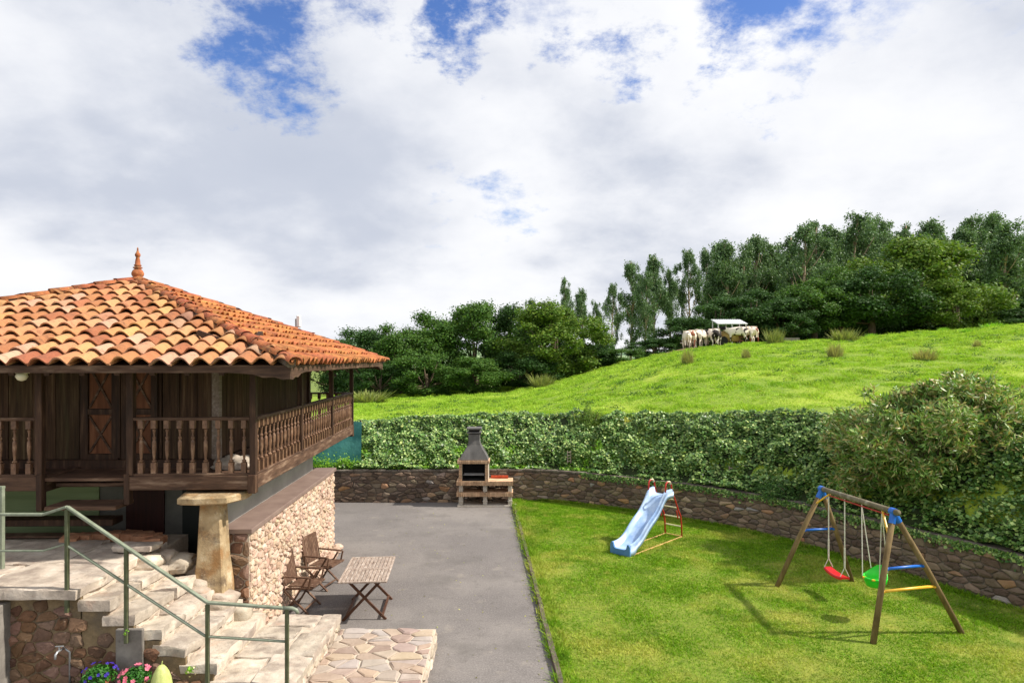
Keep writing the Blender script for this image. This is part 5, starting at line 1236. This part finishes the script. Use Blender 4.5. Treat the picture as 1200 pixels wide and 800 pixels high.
# ------------------------------------------------------------------ net fence behind the gallery
nf = thing('shade_net', 'teal green shade netting strung on posts above the back wall behind the gallery', 'net', (-5.5, 21.35, .95)); gg = G(); vs = []; fs = []; NX_, NZ_ = 30, 8
for lay in (0, .012):
    for i in range(NX_+1):
        for j_ in range(NZ_+1):
            x = -5.2+6.0*i/NX_; z = 1.45*j_/NZ_; vs.append((x, lay-.12+z*.10+.06*mnoise.noise(Vector((x*1.3, z*1.2, 0))), z+.03*math.sin(x*3)))
n_ = (NX_+1)*(NZ_+1)
for i in range(NX_):
    for j_ in range(NZ_): a = i*(NZ_+1)+j_; fs += [(a, a+NZ_+1, a+NZ_+2, a+1), (n_+a+1, n_+a+NZ_+2, n_+a+NZ_+1, n_+a)]
gg.add(vs, fs); gg.obj('netting', 'net', nf, smooth=True)
for x in (-4.6, -2.5, -.8, .72): G().tube([(x, .06, -.2), (x, .20, 1.5)], .03, 8).obj('post', 'bark', nf)

# ------------------------------------------------------------------ trees
def clump_leaves(centers, radii, counts, size, flat=1.0, droop=0.0, aspect=.6, soft=0.0):
    out = []
    for c, r, n in zip(centers, radii, counts):
        d = unit(NR.normal(size=(n, 3))); rr = NR.uniform(.55, 1.0, (n, 1))**.6
        lump = 1+.25*np.sin(d[:, :1]*5+c[0]*3)*np.cos(d[:, 1:2]*4+c[1])
        p = np.array(c)+d*rr*np.array(r)*lump
        if soft: p = p*(1-soft)+(np.array(c)+NR.normal(size=(n, 3))*np.array(r)*.62)*soft
        nn = d*np.array([1, 1, 1.2])+NR.normal(scale=.55, size=(n, 3))+np.array([0, 0, .35])
        out.append(leaf_quads(p, nn, NR.uniform(.7, 1.3, n)*size, aspect, np.array([0, 0, -1.0])*droop if droop else None))
    return np.concatenate(out)
def oak_meshes(H, Wd, low, m, leaves, size, seed, barkm='bark'):
    rng = random.Random(seed); cs, rs, ns = [], [], []; N_ = 54
    cz = (low+H)/2; rz_ = (H-low)/2
    for k in range(N_):
        u = rng.uniform(-1, 1); a = rng.uniform(0, 2*PI); rr = rng.uniform(.45, 1.0)**.5; q = math.sqrt(1-u*u)
        wid = 1-.22*max(0, u)
        c = (math.cos(a)*q*rr*Wd*.5*wid*.86, math.sin(a)*q*rr*Wd*.5*wid*.86, cz+u*rr*rz_*.86); r = rng.uniform(.09, .20)*Wd*.75
        cs.append(c); rs.append((r, r, r*.8)); ns.append(int(leaves/N_*(r/(.145*Wd*.75))**2))
    crown = npmesh('crown', m, clump_leaves(cs, rs, ns, size, soft=.45), 4)
    g = G(); h0 = low+.25*(H-low); lean = rng.uniform(-.04, .04)*H
    g.tube([(0, 0, -.4), (lean*.3, 0, h0*.5), (lean, 0, h0), (lean*1.2, 0, cz)], [.040*Wd, .030*Wd, .024*Wd, .012*Wd], 8)
    for c in rng.sample(cs, 12):
        a = Vector((lean, 0, rng.uniform(.6, 1.0)*h0)); b = Vector(c); mid = a.lerp(b, .5)+Vector((0, 0, -.05*H)); g.tube([a, mid, b], [.014*Wd, .009*Wd, .003*Wd], 6)
    return g.mesh('trunk', barkm, True), crown
def euc_meshes(H, m, leaves, size, seed, bare=.35, slim=1.0):
    rng = random.Random(seed); g = G(); bx_, by_ = rng.uniform(-.03, .03)*H, rng.uniform(-.02, .02)*H
    def tr(t): return Vector((bx_*t*t+.012*H*math.sin(t*5+seed), by_*t*t, t*H))
    g.tube([tr(t/8)-Vector((0, 0, .4 if t == 0 else 0)) for t in range(9)], [.0145*H*(1-.095*t) for t in range(9)], 7)
    cs, rs, ns = [], [], []
    N_ = 24
    for k in range(N_):
        t = bare+(1.0-bare)*((k+.6)/N_)**.85; env = math.sin(PI*min(1, max(.15, (t-bare+.25)/(1.27-bare))))**.9
        a = rng.uniform(0, 2*PI); off = rng.uniform(.15, 1.0)*.15*H*env*slim
        if t > .9: off *= .4
        r = rng.uniform(.038, .075)*H*(.7+.4*env); t2 = min(t, 1.02-r/H)
        p = tr(t2)+Vector((math.cos(a)*off, math.sin(a)*off, rng.uniform(-.015, .015)*H))
        for q in range(4):     # each clump is a few overlapping puffs
            pp = p+Vector((rng.gauss(0, .5)*r, rng.gauss(0, .5)*r, rng.gauss(0, .55)*r)); r2 = r*rng.uniform(.35, .62)
            cs.append(tuple(pp)); rs.append((r2*.95, r2*.95, r2*1.5)); ns.append(int(leaves/N_/4*(r2/(.032*H))**2))
        st_ = tr(max(.12, t-.13-off/H*.6)); g.tube([st_, st_.lerp(p, .55)+Vector((0, 0, -.01*H)), p], [.0045*H, .003*H, .0012*H], 5)
    if bare > .2:
        for k in range(4):
            t = rng.uniform(.12, bare); a = rng.uniform(0, 2*PI); off = rng.uniform(.02, .07)*H; p = tr(t)+Vector((math.cos(a)*off, math.sin(a)*off, 0)); r = rng.uniform(.018, .035)*H
            cs.append(tuple(p)); rs.append((r, r, r*1.3)); ns.append(int(leaves/N_*(r/(.05*H))**2)); g.tube([tr(t-.04), p], [.003*H, .001*H], 5)
    return g.mesh('trunk', 'eucbark', True), npmesh('crown', m, clump_leaves(cs, rs, ns, size, droop=.8, aspect=.42, soft=.85), 4)
ORD = ['first', 'second', 'third', 'fourth', 'fifth', 'sixth', 'seventh', 'eighth', 'ninth', 'tenth', 'eleventh', 'twelfth', 'thirteenth', 'fourteenth', 'fifteenth', 'sixteenth', 'seventeenth', 'eighteenth', 'nineteenth', 'twentieth', 'twenty-first', 'twenty-second', 'twenty-third', 'twenty-fourth', 'twenty-fifth', 'twenty-sixth', 'twenty-seventh', 'twenty-eighth', 'twenty-ninth', 'thirtieth', 'thirty-first', 'thirty-second', 'thirty-third', 'thirty-fourth', 'thirty-fifth', 'thirty-sixth', 'thirty-seventh', 'thirty-eighth', 'thirty-ninth', 'fortieth']
def bounds(me):
    co = np.empty(len(me.vertices)*3, np.float32); me.vertices.foreach_get('co', co); co = co.reshape(-1, 3); return float(np.percentile(co[:, 2], 99.9)), float(np.percentile(co[:, 0], 99)-np.percentile(co[:, 0], 1))
BND = {}
def size_of(ms):
    if ms[1].name not in BND: BND[ms[1].name] = bounds(ms[1])
    return BND[ms[1].name]
def place_tree(name, label, cat, x, y, meshes, sxy, sz, group, z=None, rz=None):
    zz = field_z(x, y) if z is None else z
    t = thing(name, label, cat, (x, y, zz-.1), R.uniform(0, 6.28) if rz is None else rz, group)
    a = link('trunk', meshes[0], t); b = link('crown', meshes[1], t); t.scale = (sxy, sxy, sz); return t
oak_v = [oak_meshes(8, 8, .3, 'oak', 24000, .20, s) for s in (1, 2)]+[oak_meshes(8, 8, .3, 'oakdark', 24000, .20, 3)]
oak_l = [oak_meshes(8, 8, .5, 'oaklight', 26000, .20, 4)]
oak_t = [oak_meshes(8, 8, 1.7, 'oakdark', 22000, .20, 5), oak_meshes(8, 8, 1.8, 'oak', 22000, .20, 6)]
# left group of broadleaf trees: (px, top y, width px, depth, variant, label)
LT = [(392, 402, 70, 66, 2, 'dark low tree just showing beyond the far corner of the granary roof'),
      (432, 384, 78, 60, 2, 'dark bushy tree right beside the granary eave'),
      (472, 380, 74, 58, 0, 'rounded green tree next to the one beside the granary eave'),
      (512, 366, 84, 60, 0, 'green oak with a rising crown left of the tallest broadleaf'),
      (560, 353, 92, 60, 1, 'tallest green broadleaf tree of the left group'),
      (608, 358, 84, 62, 2, 'dark green tree between the tallest broadleaf and the paler oak'),
      (648, 354, 104, 57, 3, 'broad olive green oak at the right end of the left group, by the field'),
      (446, 424, 60, 53, 2, 'low dark shrub tree at the field edge near the granary'),
      (500, 414, 70, 53, 0, 'low leafy tree in front of the rising oak'),
      (556, 418, 80, 53, 1, 'low leafy tree in front of the tallest broadleaf'),
      (610, 412, 70, 55, 2, 'low dark tree in front of the gap beside the paler oak'),
      (690, 402, 64, 60, 2, 'low dark bush tree just right of the paler oak'),
      (728, 408, 56, 60, 0, 'small rounded tree under the first slender eucalyptuses'),
      (768, 396, 56, 62, 2, 'dark shrubby tree left of the cows at the field edge')]
for px, ty, wp, D_, vi, lab in LT:
    x = (px-600)*D_/800; zb_ = field_z(x, D_)-.2; top = CAM_H+(420-ty)*D_/800; Hh = top-zb_; ms = (oak_v+oak_l)[vi]
    place_tree('broadleaf_tree', lab, 'tree', x, D_, ms, wp*D_/800/size_of(ms)[1]*1.12, Hh/size_of(ms)[0], 'broadleaf trees left of the field', zb_+.1)
RT = [(808, 374, 70, 63, 0, 2, 'dark green tree directly behind the left cows'),
      (842, 352, 80, 66, 0, 0, 'dense green tree behind the white roofed feeder'),
      (884, 342, 84, 66, 1, 0, 'broad green tree to the right behind the feeder'),
      (918, 352, 70, 64, 0, 2, 'dark green tree behind the concrete trough'),
      (955, 330, 84, 66, 1, 1, 'tree with yellow green top between trough and forked trunks'),
      (985, 318, 70, 68, 2, 1, 'yellowish green tree with forked leaning trunks'),
      (1022, 316, 96, 66, 1, 0, 'wide grey green tree left of the biggest broadleaf'),
      (1076, 284, 134, 72, 3, 3, 'biggest rounded olive broadleaf tree of the right group'),
      (1118, 330, 90, 66, 0, 3, 'sprawling light green tree right below the biggest one'),
      (1165, 366, 90, 68, 0, 0, 'bushy low tree among eucalyptus at the right field edge'),
      (1215, 352, 90, 68, 0, 2, 'dark bushy tree at the right edge of the view')]
for px, ty, wp, D_, vi, mi, lab in RT:
    x = (px-600)*D_/800; zb_ = field_z(x, D_)-.2; top = CAM_H+(420-ty)*D_/800; Hh = top-zb_
    ms = [oak_t[0], oak_t[1], oak_l[0], oak_l[0]][mi] if mi != 2 else oak_v[2]
    place_tree('broadleaf_tree', lab, 'tree', x, D_, ms, wp*D_/800/size_of(ms)[1]*1.12, Hh/size_of(ms)[0]*1.05, 'broadleaf trees right of the cows', zb_+.1)
euc_v = [euc_meshes(16, 'euc', 15000, .30, 11+k, b, sl_) for k, (b, sl_) in enumerate(((.36, 1.0), (.44, .9), (.28, 1.25), (.48, .85), (.22, 1.35), (.34, .9), (.18, 1.1)))]
ET = [(622, 350), (662, 326), (682, 338), (700, 352), (717, 332), (740, 306), (757, 318), (766, 298), (786, 312), (808, 293), (828, 291), (847, 285), (852, 282), (869, 286), (887, 276), (906, 282), (926, 276), (941, 263), (957, 259), (974, 263), (998, 249), (1014, 256), (1038, 254), (1060, 262), (1083, 259), (1101, 263), (1128, 264), (1146, 252), (1160, 249), (1176, 257), (1192, 276), (1210, 262)]
for k, (px, ty) in enumerate(ET):
    D_ = 84+(k*37 % 17); x = (px-600)*D_/800; zb_ = min(field_z(x, D_)-.2, 4.6); top = CAM_H+(420-ty)*D_/800; Hh = top-zb_
    vi = (k*3) % 7 if px > 830 else (0, 5, 1, 3, 2)[k % 5]
    place_tree('eucalyptus_tree', 'tall slender eucalyptus, %s from the left in the tree line on the ridge' % ORD[k], 'tree', x, D_, euc_v[vi], Hh/size_of(euc_v[vi])[0]*(R.uniform(1.0, 1.35) if px > 830 else R.uniform(.68, .92)), Hh/size_of(euc_v[vi])[0], 'eucalyptus trees along the ridge', zb_+.1)
# second rank further back fills the line on the right
for k, px in enumerate((862, 895, 918, 948, 968, 990, 1008, 1026, 1050, 1072, 1095, 1115, 1138, 1152, 1168, 1186, 1204)):
    D_ = 104+(k*5 % 11); x = (px-600)*D_/800; ty = interp(px, [(690, 352), (750, 326), (830, 308), (900, 296), (1000, 274), (1100, 276), (1200, 284)])+R.uniform(-6, 10); zb_ = 4.0; top = CAM_H+(420-ty)*D_/800
    place_tree('eucalyptus_tree', 'tall dark eucalyptus, %s from the left in the back rank behind the ridge line' % ORD[k], 'tree', x, D_, euc_v[(2, 4, 6, 0)[k % 4]], (top-zb_)/size_of(euc_v[0])[0]*1.45, (top-zb_)/size_of(euc_v[0])[0], 'eucalyptus trees in the back rank', zb_)

# dark undergrowth below the trees
n = 52000; px_ = np.concatenate([NR.uniform(395, 720, n//3), NR.uniform(790, 1260, n-n//3)]); D = np.where(px_ < 740, NR.uniform(62, 68, n), NR.uniform(69, 74, n)); x = (px_-600)*D/800
zb_ = np.array([field_z(a, b) for a, b in zip(x, D)]); hh = np.array([2.2+1.4*mnoise.noise(Vector((a*.35, b*.2, 2))) for a, b in zip(x, D)])
P = np.stack([x, D, zb_+hh*NR.uniform(0, 1, n)], 1)
tag(link('undergrowth', npmesh('undergrowth', 'oakdark', leaf_quads(P, NR.normal(size=(n, 3))+np.array([0, -.5, .5]), NR.uniform(.2, .4, n), .6), 4)), 'dark brambly undergrowth at the foot of the trees behind the pasture', 'undergrowth', kind='stuff')
# ------------------------------------------------------------------ big oleander-like shrub above the wall
sb = thing('large_shrub', 'large spreading reddish green shrub above the wall behind the swing', 'shrub', (9.3, 14.75, 1.35)); gg = G(); tips = []
rng = random.Random(4)
def branch(p, d, L_, r, depth):
    q = p+d*L_; mid = p.lerp(q, .5)+Vector((rng.gauss(0, .05), rng.gauss(0, .05), rng.gauss(0, .03)))*L_
    gg.tube([p, mid, q], [r, r*.8, r*.6], 6, cap=False)
    if depth == 0: tips.append((q, d)); return
    for _ in range(3 if depth > 1 else 4):
        nd = (d+Vector((rng.gauss(0, .48), rng.gauss(0, .48), rng.gauss(.04, .32)))).normalized(); branch(q, nd, L_*rng.uniform(.6, .88), r*.6, depth-1)
    if depth <= 2: tips.append((q, d))
for k in range(9):
    a = 2*PI*k/9+rng.uniform(-.3, .3); el = rng.uniform(.45, 1.25); branch(Vector((rng.uniform(-.15, .15), rng.uniform(-.15, .15), -.2)), Vector((math.cos(a)*math.cos(el)*1.25, math.sin(a)*math.cos(el)*.9, math.sin(el))).normalized(), rng.uniform(.72, 1.0), .035, 4)
gg.obj('branches', 'bark', sb, smooth=True)
T = np.array([list(t[0])+list(t[1]) for t in tips]); k = len(T); per = max(6, int(30000/k)); c = np.repeat(T[:, :3], per, 0); dd_ = np.repeat(T[:, 3:], per, 0); n = len(c)
rad = unit(NR.normal(size=(n, 3))+dd_*.6); cc = c+rad*NR.uniform(.04, .14, (n, 1))+NR.normal(scale=.05, size=(n, 3))
nn = np.cross(rad, NR.normal(size=(n, 3))); t_ = rad; s_ = NR.uniform(.09, .19, n)[:, None]; nn = unit(nn+np.array([.5, -.2, .8])*.8); b_ = np.cross(nn, t_)
v = np.empty((n, 4, 3)); v[:, 0] = cc-t_*s_*.5; v[:, 1] = cc+b_*s_*.13; v[:, 2] = cc+t_*s_*.5; v[:, 3] = cc-b_*s_*.13
ok = (cc[:, 2] < 3.1) & (cc[:, 0] > -2.3)
rc = random.Random(9); dc = []
for q in range(120):
    a = rc.uniform(0, 2*PI); el = rc.uniform(.0, 1.45); k9 = rc.uniform(.55, 1.0)**.6
    dc.append((math.cos(a)*math.cos(el)*2.05*k9+.25, math.sin(a)*math.cos(el)*1.35*k9, .35+math.sin(el)*2.35*k9-.10*max(0, math.cos(a))))
dc = np.array(dc); m9 = 250; c9 = np.repeat(dc, m9, 0); n9 = len(c9); o9 = unit(NR.normal(size=(n9, 3))+unit(c9)*.4); c9 = c9+o9*np.array([.34, .34, .24])*NR.uniform(.3, 1, (n9, 1))
nr9 = unit(NR.normal(size=(n9, 3))+np.array([.4, -.3, .7])); t9 = unit(np.cross(nr9, NR.normal(size=(n9, 3)))+o9*.5); b9 = unit(np.cross(nr9, t9)); s9 = NR.uniform(.09, .19, n9)[:, None]
v9 = np.empty((n9, 4, 3)); v9[:, 0] = c9-t9*s9*.5; v9[:, 1] = c9+b9*s9*.15; v9[:, 2] = c9+t9*s9*.5; v9[:, 3] = c9-b9*s9*.15
v = np.concatenate([v[ok], v9]); ok = slice(None)
link('foliage', npmesh('foliage', 'shrubleaf', v[ok].reshape(-1, 3), 4), sb)
# smaller bushes on the hedge
def bush(x, y, z, r, h, m, label, n=2600, size=.07, asp=.4):
    t = thing('bush', label, 'bush', (x, y, z)); d = unit(NR.normal(size=(n, 3))); d[:, 2] = np.abs(d[:, 2]); c = d*np.array([r, r*.8, h])*NR.uniform(.4, 1, (n, 1))**.5*(1+.2*np.sin(d[:, :1]*7+x))
    link('foliage', npmesh('foliage', m, leaf_quads(c, d+NR.normal(scale=.7, size=(n, 3)), NR.uniform(.6, 1.3, n)*size, asp), 4), t)
    g = G()
    for _ in range(7): e2 = Vector((R.gauss(0, .5)*r, R.gauss(0, .4)*r, h*.8)); g.tube([(0, 0, -.2), e2*.5, e2], [.02, .014, .006], 5)
    g.obj('stems', 'bark', t)
bush(2.5, 22.0, 2.0, .5, .85, 'oaklight', 'feathery olive bush rising out of the ivy hedge top')
bush(2.75, 21.1, 1.3, .5, .55, 'weed', 'yellow green bush low in the ivy hedge', 1500)
M['yellowleaf'] = mat('yellow_leaf', [(.3, (170, 176, 50)), (.7, (206, 200, 80))], 4, 4, .6, vary=.2, leaf=.35)
bush(3.62, 21.3, 2.2, .25, .35, 'yellowleaf', 'small yellowish sprig on top of the ivy hedge', 500)
bush(4.9, 20.9, 2.35, .35, .3, 'weed', 'small light green tuft on the ivy hedge, right of the yellow sprig', 500)
bush(6.9, 16.9, 1.0, .8, .45, 'oakdark', 'low dark bush behind the wall at the left swing leg', 2200)
# stakes in the ivy
for (x, y, z, lab) in ((1.75, 20.9, 1.2, 'short pale wooden stake in the ivy left of the slide'), (5.85, 18.2, 1.15, 'short wooden stake in the ivy between slide and swing'), (9.05, 12.5, 1.05, 'small wooden ladder stake in the ivy at the far right')):
    t = thing('stake', lab, 'stake', (x, y, z))
    for s_ in (-1, 1): G().bar((s_*.05, 0, 0), (s_*.05, .03, .38), .02).obj('upright', 'bleached', t)
    for q in range(4): G().bar((-.06, -.005, .06+q*.09), (.06, -.005, .07+q*.09), .03, .02).obj('rung', 'bleached', t)
# rush tufts in the pasture
def tuft_mesh(n, h, r, m, seed):
    st0 = NR.get_state(); NR.seed(seed); a = NR.uniform(0, 2*PI, n); q = NR.uniform(0, 1, n)**.5*r; p = np.stack([np.cos(a)*q, np.sin(a)*q, np.full(n, -.05)], 1)
    hh = h*NR.uniform(.3, 1.15, n)*(1-.5*q/r*NR.uniform(0, 1, n)); tip = p*np.array([1.5, 1.5, 1])+np.stack([NR.normal(0, .16*h, n), NR.normal(0, .16*h, n), hh], 1); w = .02*h+.012; d = np.stack([np.cos(a+1.5), np.sin(a+1.5), np.zeros(n)], 1)
    v = np.empty((n, 3, 3)); v[:, 0] = p-d*w; v[:, 1] = p+d*w; v[:, 2] = tip; NR.set_state(st0); return npmesh('rush_tuft', m, v.reshape(-1, 3), 3)
tm = [tuft_mesh(420, 1.0, .35, 'rush', 1), tuft_mesh(420, 1.0, .35, 'dryrush', 2), tuft_mesh(420, .8, .45, 'weed', 3)]
for px, py, D_, hpx, wpx, k, lab in ((908, 412, 48, 21, 1.0, 0, 'tall pale rush clump just right of the feeder'), (990, 412, 46, 17, 1.9, 0, 'wide rush clump in the pasture below the forked trunks'), (979, 442, 34, 20, 1.0, 1, 'dry grass clump in the middle of the pasture'),
        (874, 436, 36, 14, .8, 1, 'small dry clump below the cows'), (806, 444, 36, 20, .8, 1, 'dry tuft in the pasture left below the cows'), (636, 452, 50, 18, 1.6, 0, 'tall reeds at the foot of the olive green oak'), (1083, 434, 30, 16, 1.8, 1, 'dry brush clump above the large shrub'),
        (953, 401, 56, 6, 1.6, 2, 'low green clump near the concrete trough'), (1022, 400, 55, 7, 1.8, 2, 'low green clump under the grey green tree'), (1106, 405, 52, 7, 1.6, 2, 'low weed clump under the biggest broadleaf'), (1133, 414, 44, 8, 1.5, 2, 'low dark clump on the upper right pasture'), (1145, 430, 34, 10, 1.0, 1, 'thin dry grass at the right of the pasture'), (432, 466, 46, 16, 3.0, 0, 'rough tall grass beside the granary post'), (1165, 398, 54, 9, 2.6, 2, 'weedy clump at the upper right field edge')):
    x = (px-600)*D_/800; h = hpx*D_/800; t = link('rush_tuft', tm[k], None, (x, D_, field_z(x, D_)-.02), R.uniform(0, 6)); t.scale = (h*wpx, h*wpx, h); tag(t, lab, 'grass clump', 'rush clumps in the pasture')

# ------------------------------------------------------------------ cows, feeder, trough
def skin_mesh(name, V, E, Rr, m, sub=2, root=0):
    me = bpy.data.meshes.new(name+'_skel'); me.from_pydata(V, E, []); o = bpy.data.objects.new(name+'_skel', me); COL.objects.link(o)
    md = o.modifiers.new('s', 'SKIN'); 
    for i, sv in enumerate(me.skin_vertices[0].data): r = Rr[i]; sv.radius = (r, r) if isinstance(r, (int, float)) else r; sv.use_root = (i == root)
    s2 = o.modifiers.new('d', 'SUBSURF'); s2.levels = sub; s2.render_levels = sub
    dg = bpy.context.evaluated_depsgraph_get(); dg.update(); ev = o.evaluated_get(dg); out = bpy.data.meshes.new_from_object(ev); out.name = name
    bpy.data.objects.remove(o); bpy.data.meshes.remove(me); out.materials.clear(); out.materials.append(M[m]); out.shade_smooth(); return out
def cow_mesh(m, grazing):
    V = [(0, 0, 1.06), (-.45, 0, 1.08), (-.72, 0, 1.10), (.40, 0, 1.04), (.72, 0, 1.06)]; Rr = [(.30, .36), (.28, .34), (.20, .24), (.27, .35), (.20, .28)]; E = [(0, 1), (1, 2), (0, 3), (3, 4)]
    if grazing: neck = [(1.0, .02, .92), (1.22, .04, .62), (1.38, .05, .42), (1.52, .05, .24)]
    else: neck = [(1.0, .03, 1.22), (1.22, .06, 1.36), (1.40, .08, 1.30), (1.62, .1, 1.12)]
    b = len(V); V += neck; Rr += [(.14, .19), (.12, .15), (.11, .13), (.07, .075)]; E += [(4, b), (b, b+1), (b+1, b+2), (b+2, b+3)]
    for s in (-1, 1):
        b = len(V); V += [(-.60, s*.17, .82), (-.50, s*.19, .62), (-.68, s*.19, .42), (-.64, s*.19, .12), (-.60, s*.19, .02)]; Rr += [.15, .10, .055, .045, .055]; E += [(1, b), (b, b+1), (b+1, b+2), (b+2, b+3), (b+3, b+4)]
        b = len(V); V += [(.55, s*.16, .80), (.56, s*.17, .52), (.54, s*.17, .30), (.55, s*.17, .10), (.58, s*.17, .02)]; Rr += [.12, .075, .052, .042, .055]; E += [(3, b), (b, b+1), (b+1, b+2), (b+2, b+3), (b+3, b+4)]
        h = neck[2]; b = len(V); V += [(h[0]-.06, h[1]+s*.15, h[2]+.08), (h[0]-.08, h[1]+s*.26, h[2]+.05)]; Rr += [.035, .05]; E += [(9-1-1, b), (b, b+1)]
    b = len(V); V += [(-.90, 0, 1.12), (-.95, 0, .8), (-.93, 0, .50)]; Rr += [.035, .022, .045]; E += [(2, b), (b, b+1), (b+1, b+2)]
    b = len(V); V += [(-.30, 0, .70)]; Rr += [.15]; E += [(1, b)]
    return skin_mesh('cow', V, E, Rr, m)
cm = {(m, g_): cow_mesh(m, g_) for m in ('cowhide', 'cowbrown', 'cowpale') for g_ in (False, True)}
CW = [(804.5, 410, 55.5, 84, 'cowpale', True, 'white cow seen from behind at the left end of the herd'), (812, 410, 55.8, 68, 'cowbrown', True, 'brown and white cow second from the left, rear view'),
      (821.5, 409, 56.3, 50, 'cowpale', True, 'pale cow third from left with its head down'), (830, 408, 57, 120, 'cowhide', False, 'black and white cow in the shade left of the feeder'),
      (840, 408.5, 56.2, 62, 'cowhide', True, 'white and black cow beside the feeder wheel, rear to the camera'), (864.5, 405, 56.6, 165, 'cowhide', False, 'black and white cow side on at the right of the feeder'),
      (873, 404.5, 57, 140, 'cowpale', True, 'whitish cow between two others right of the feeder'), (881, 403.5, 57.5, 100, 'cowbrown', False, 'white and brown cow at the right end of the herd')]
for px, py, D_, rz, m, gz, lab in CW:
    x = (px-600)*D_/800; t = thing('cow', lab, 'cow', (x, D_, field_z(x, D_)+.04), math.radians(rz), 'cows feeding on the ridge'); t.scale = (1.02,)*3
    link('body', cm[m, gz], t)
D_ = 57.6; fx0 = (846-600)*D_/800; fz_ = field_z(fx0+.8, D_)+.05
fd = thing('hay_feeder', 'open hay feeder with a flat white metal roof on posts among the cows', 'feeder', (fx0+.6, D_, fz_))
TR = Matrix.Translation((0, 0, 1.93)) @ Matrix.Rotation(math.radians(13), 4, 'X')
G().box(-1.25, 1.25, -1.0, 1.0, .0, .05, TR).obj('roof_sheet', 'whitesheet', fd)
gg = G()
for k in range(12): gg.box(-1.22+k*.2, -1.22+k*.2+.05, -1.02, 1.02, .051, .08, TR)
gg.obj('roof_ribs', 'whitesheet', fd)
for x in (-1.15, 0, 1.15):
    for y in (-.8, .8): G().bar((x, y, 0), (x, y, 1.92+y*.23), .07).obj('post', 'whitesheet', fd)
for y in (-.75, .75):
    for z in (.35, .62): G().bar((-1.0, y, z), (1.0, y, z), .05, .16).obj('side_board', 'rust', fd)
gg = G(); gg.lathe([(.1, 0), (.95, .05), (.98, .5), (.75, .85), (.3, 1.0)], 12, (0, 0, .25)); gg.obj('hay', 'hay', fd, smooth=True)
for y in (-.95, .95): G().lathe([(.12, -.08), (.34, -.09), (.36, 0), (.34, .09), (.12, .08)], 16, (-.75, y, .34), Matrix.Rotation(PI/2, 3, 'X')).obj('wheel', 'rubber', fd)
x = (927-600)*60/800; tr_ = thing('water_trough', 'grey concrete water trough right of the cows', 'trough', (x, 60, field_z(x, 60)+.05)); gg = G()
gg.box(-.65, .65, -.25, -.17, 0, .42); gg.box(-.65, .65, .17, .25, 0, .42); gg.box(-.65, -.57, -.168, .168, 0, .42); gg.box(.57, .65, -.168, .168, 0, .42); gg.box(-.568, .568, -.168, .168, 0, .1); gg.obj('basin', 'concrete', tr_)
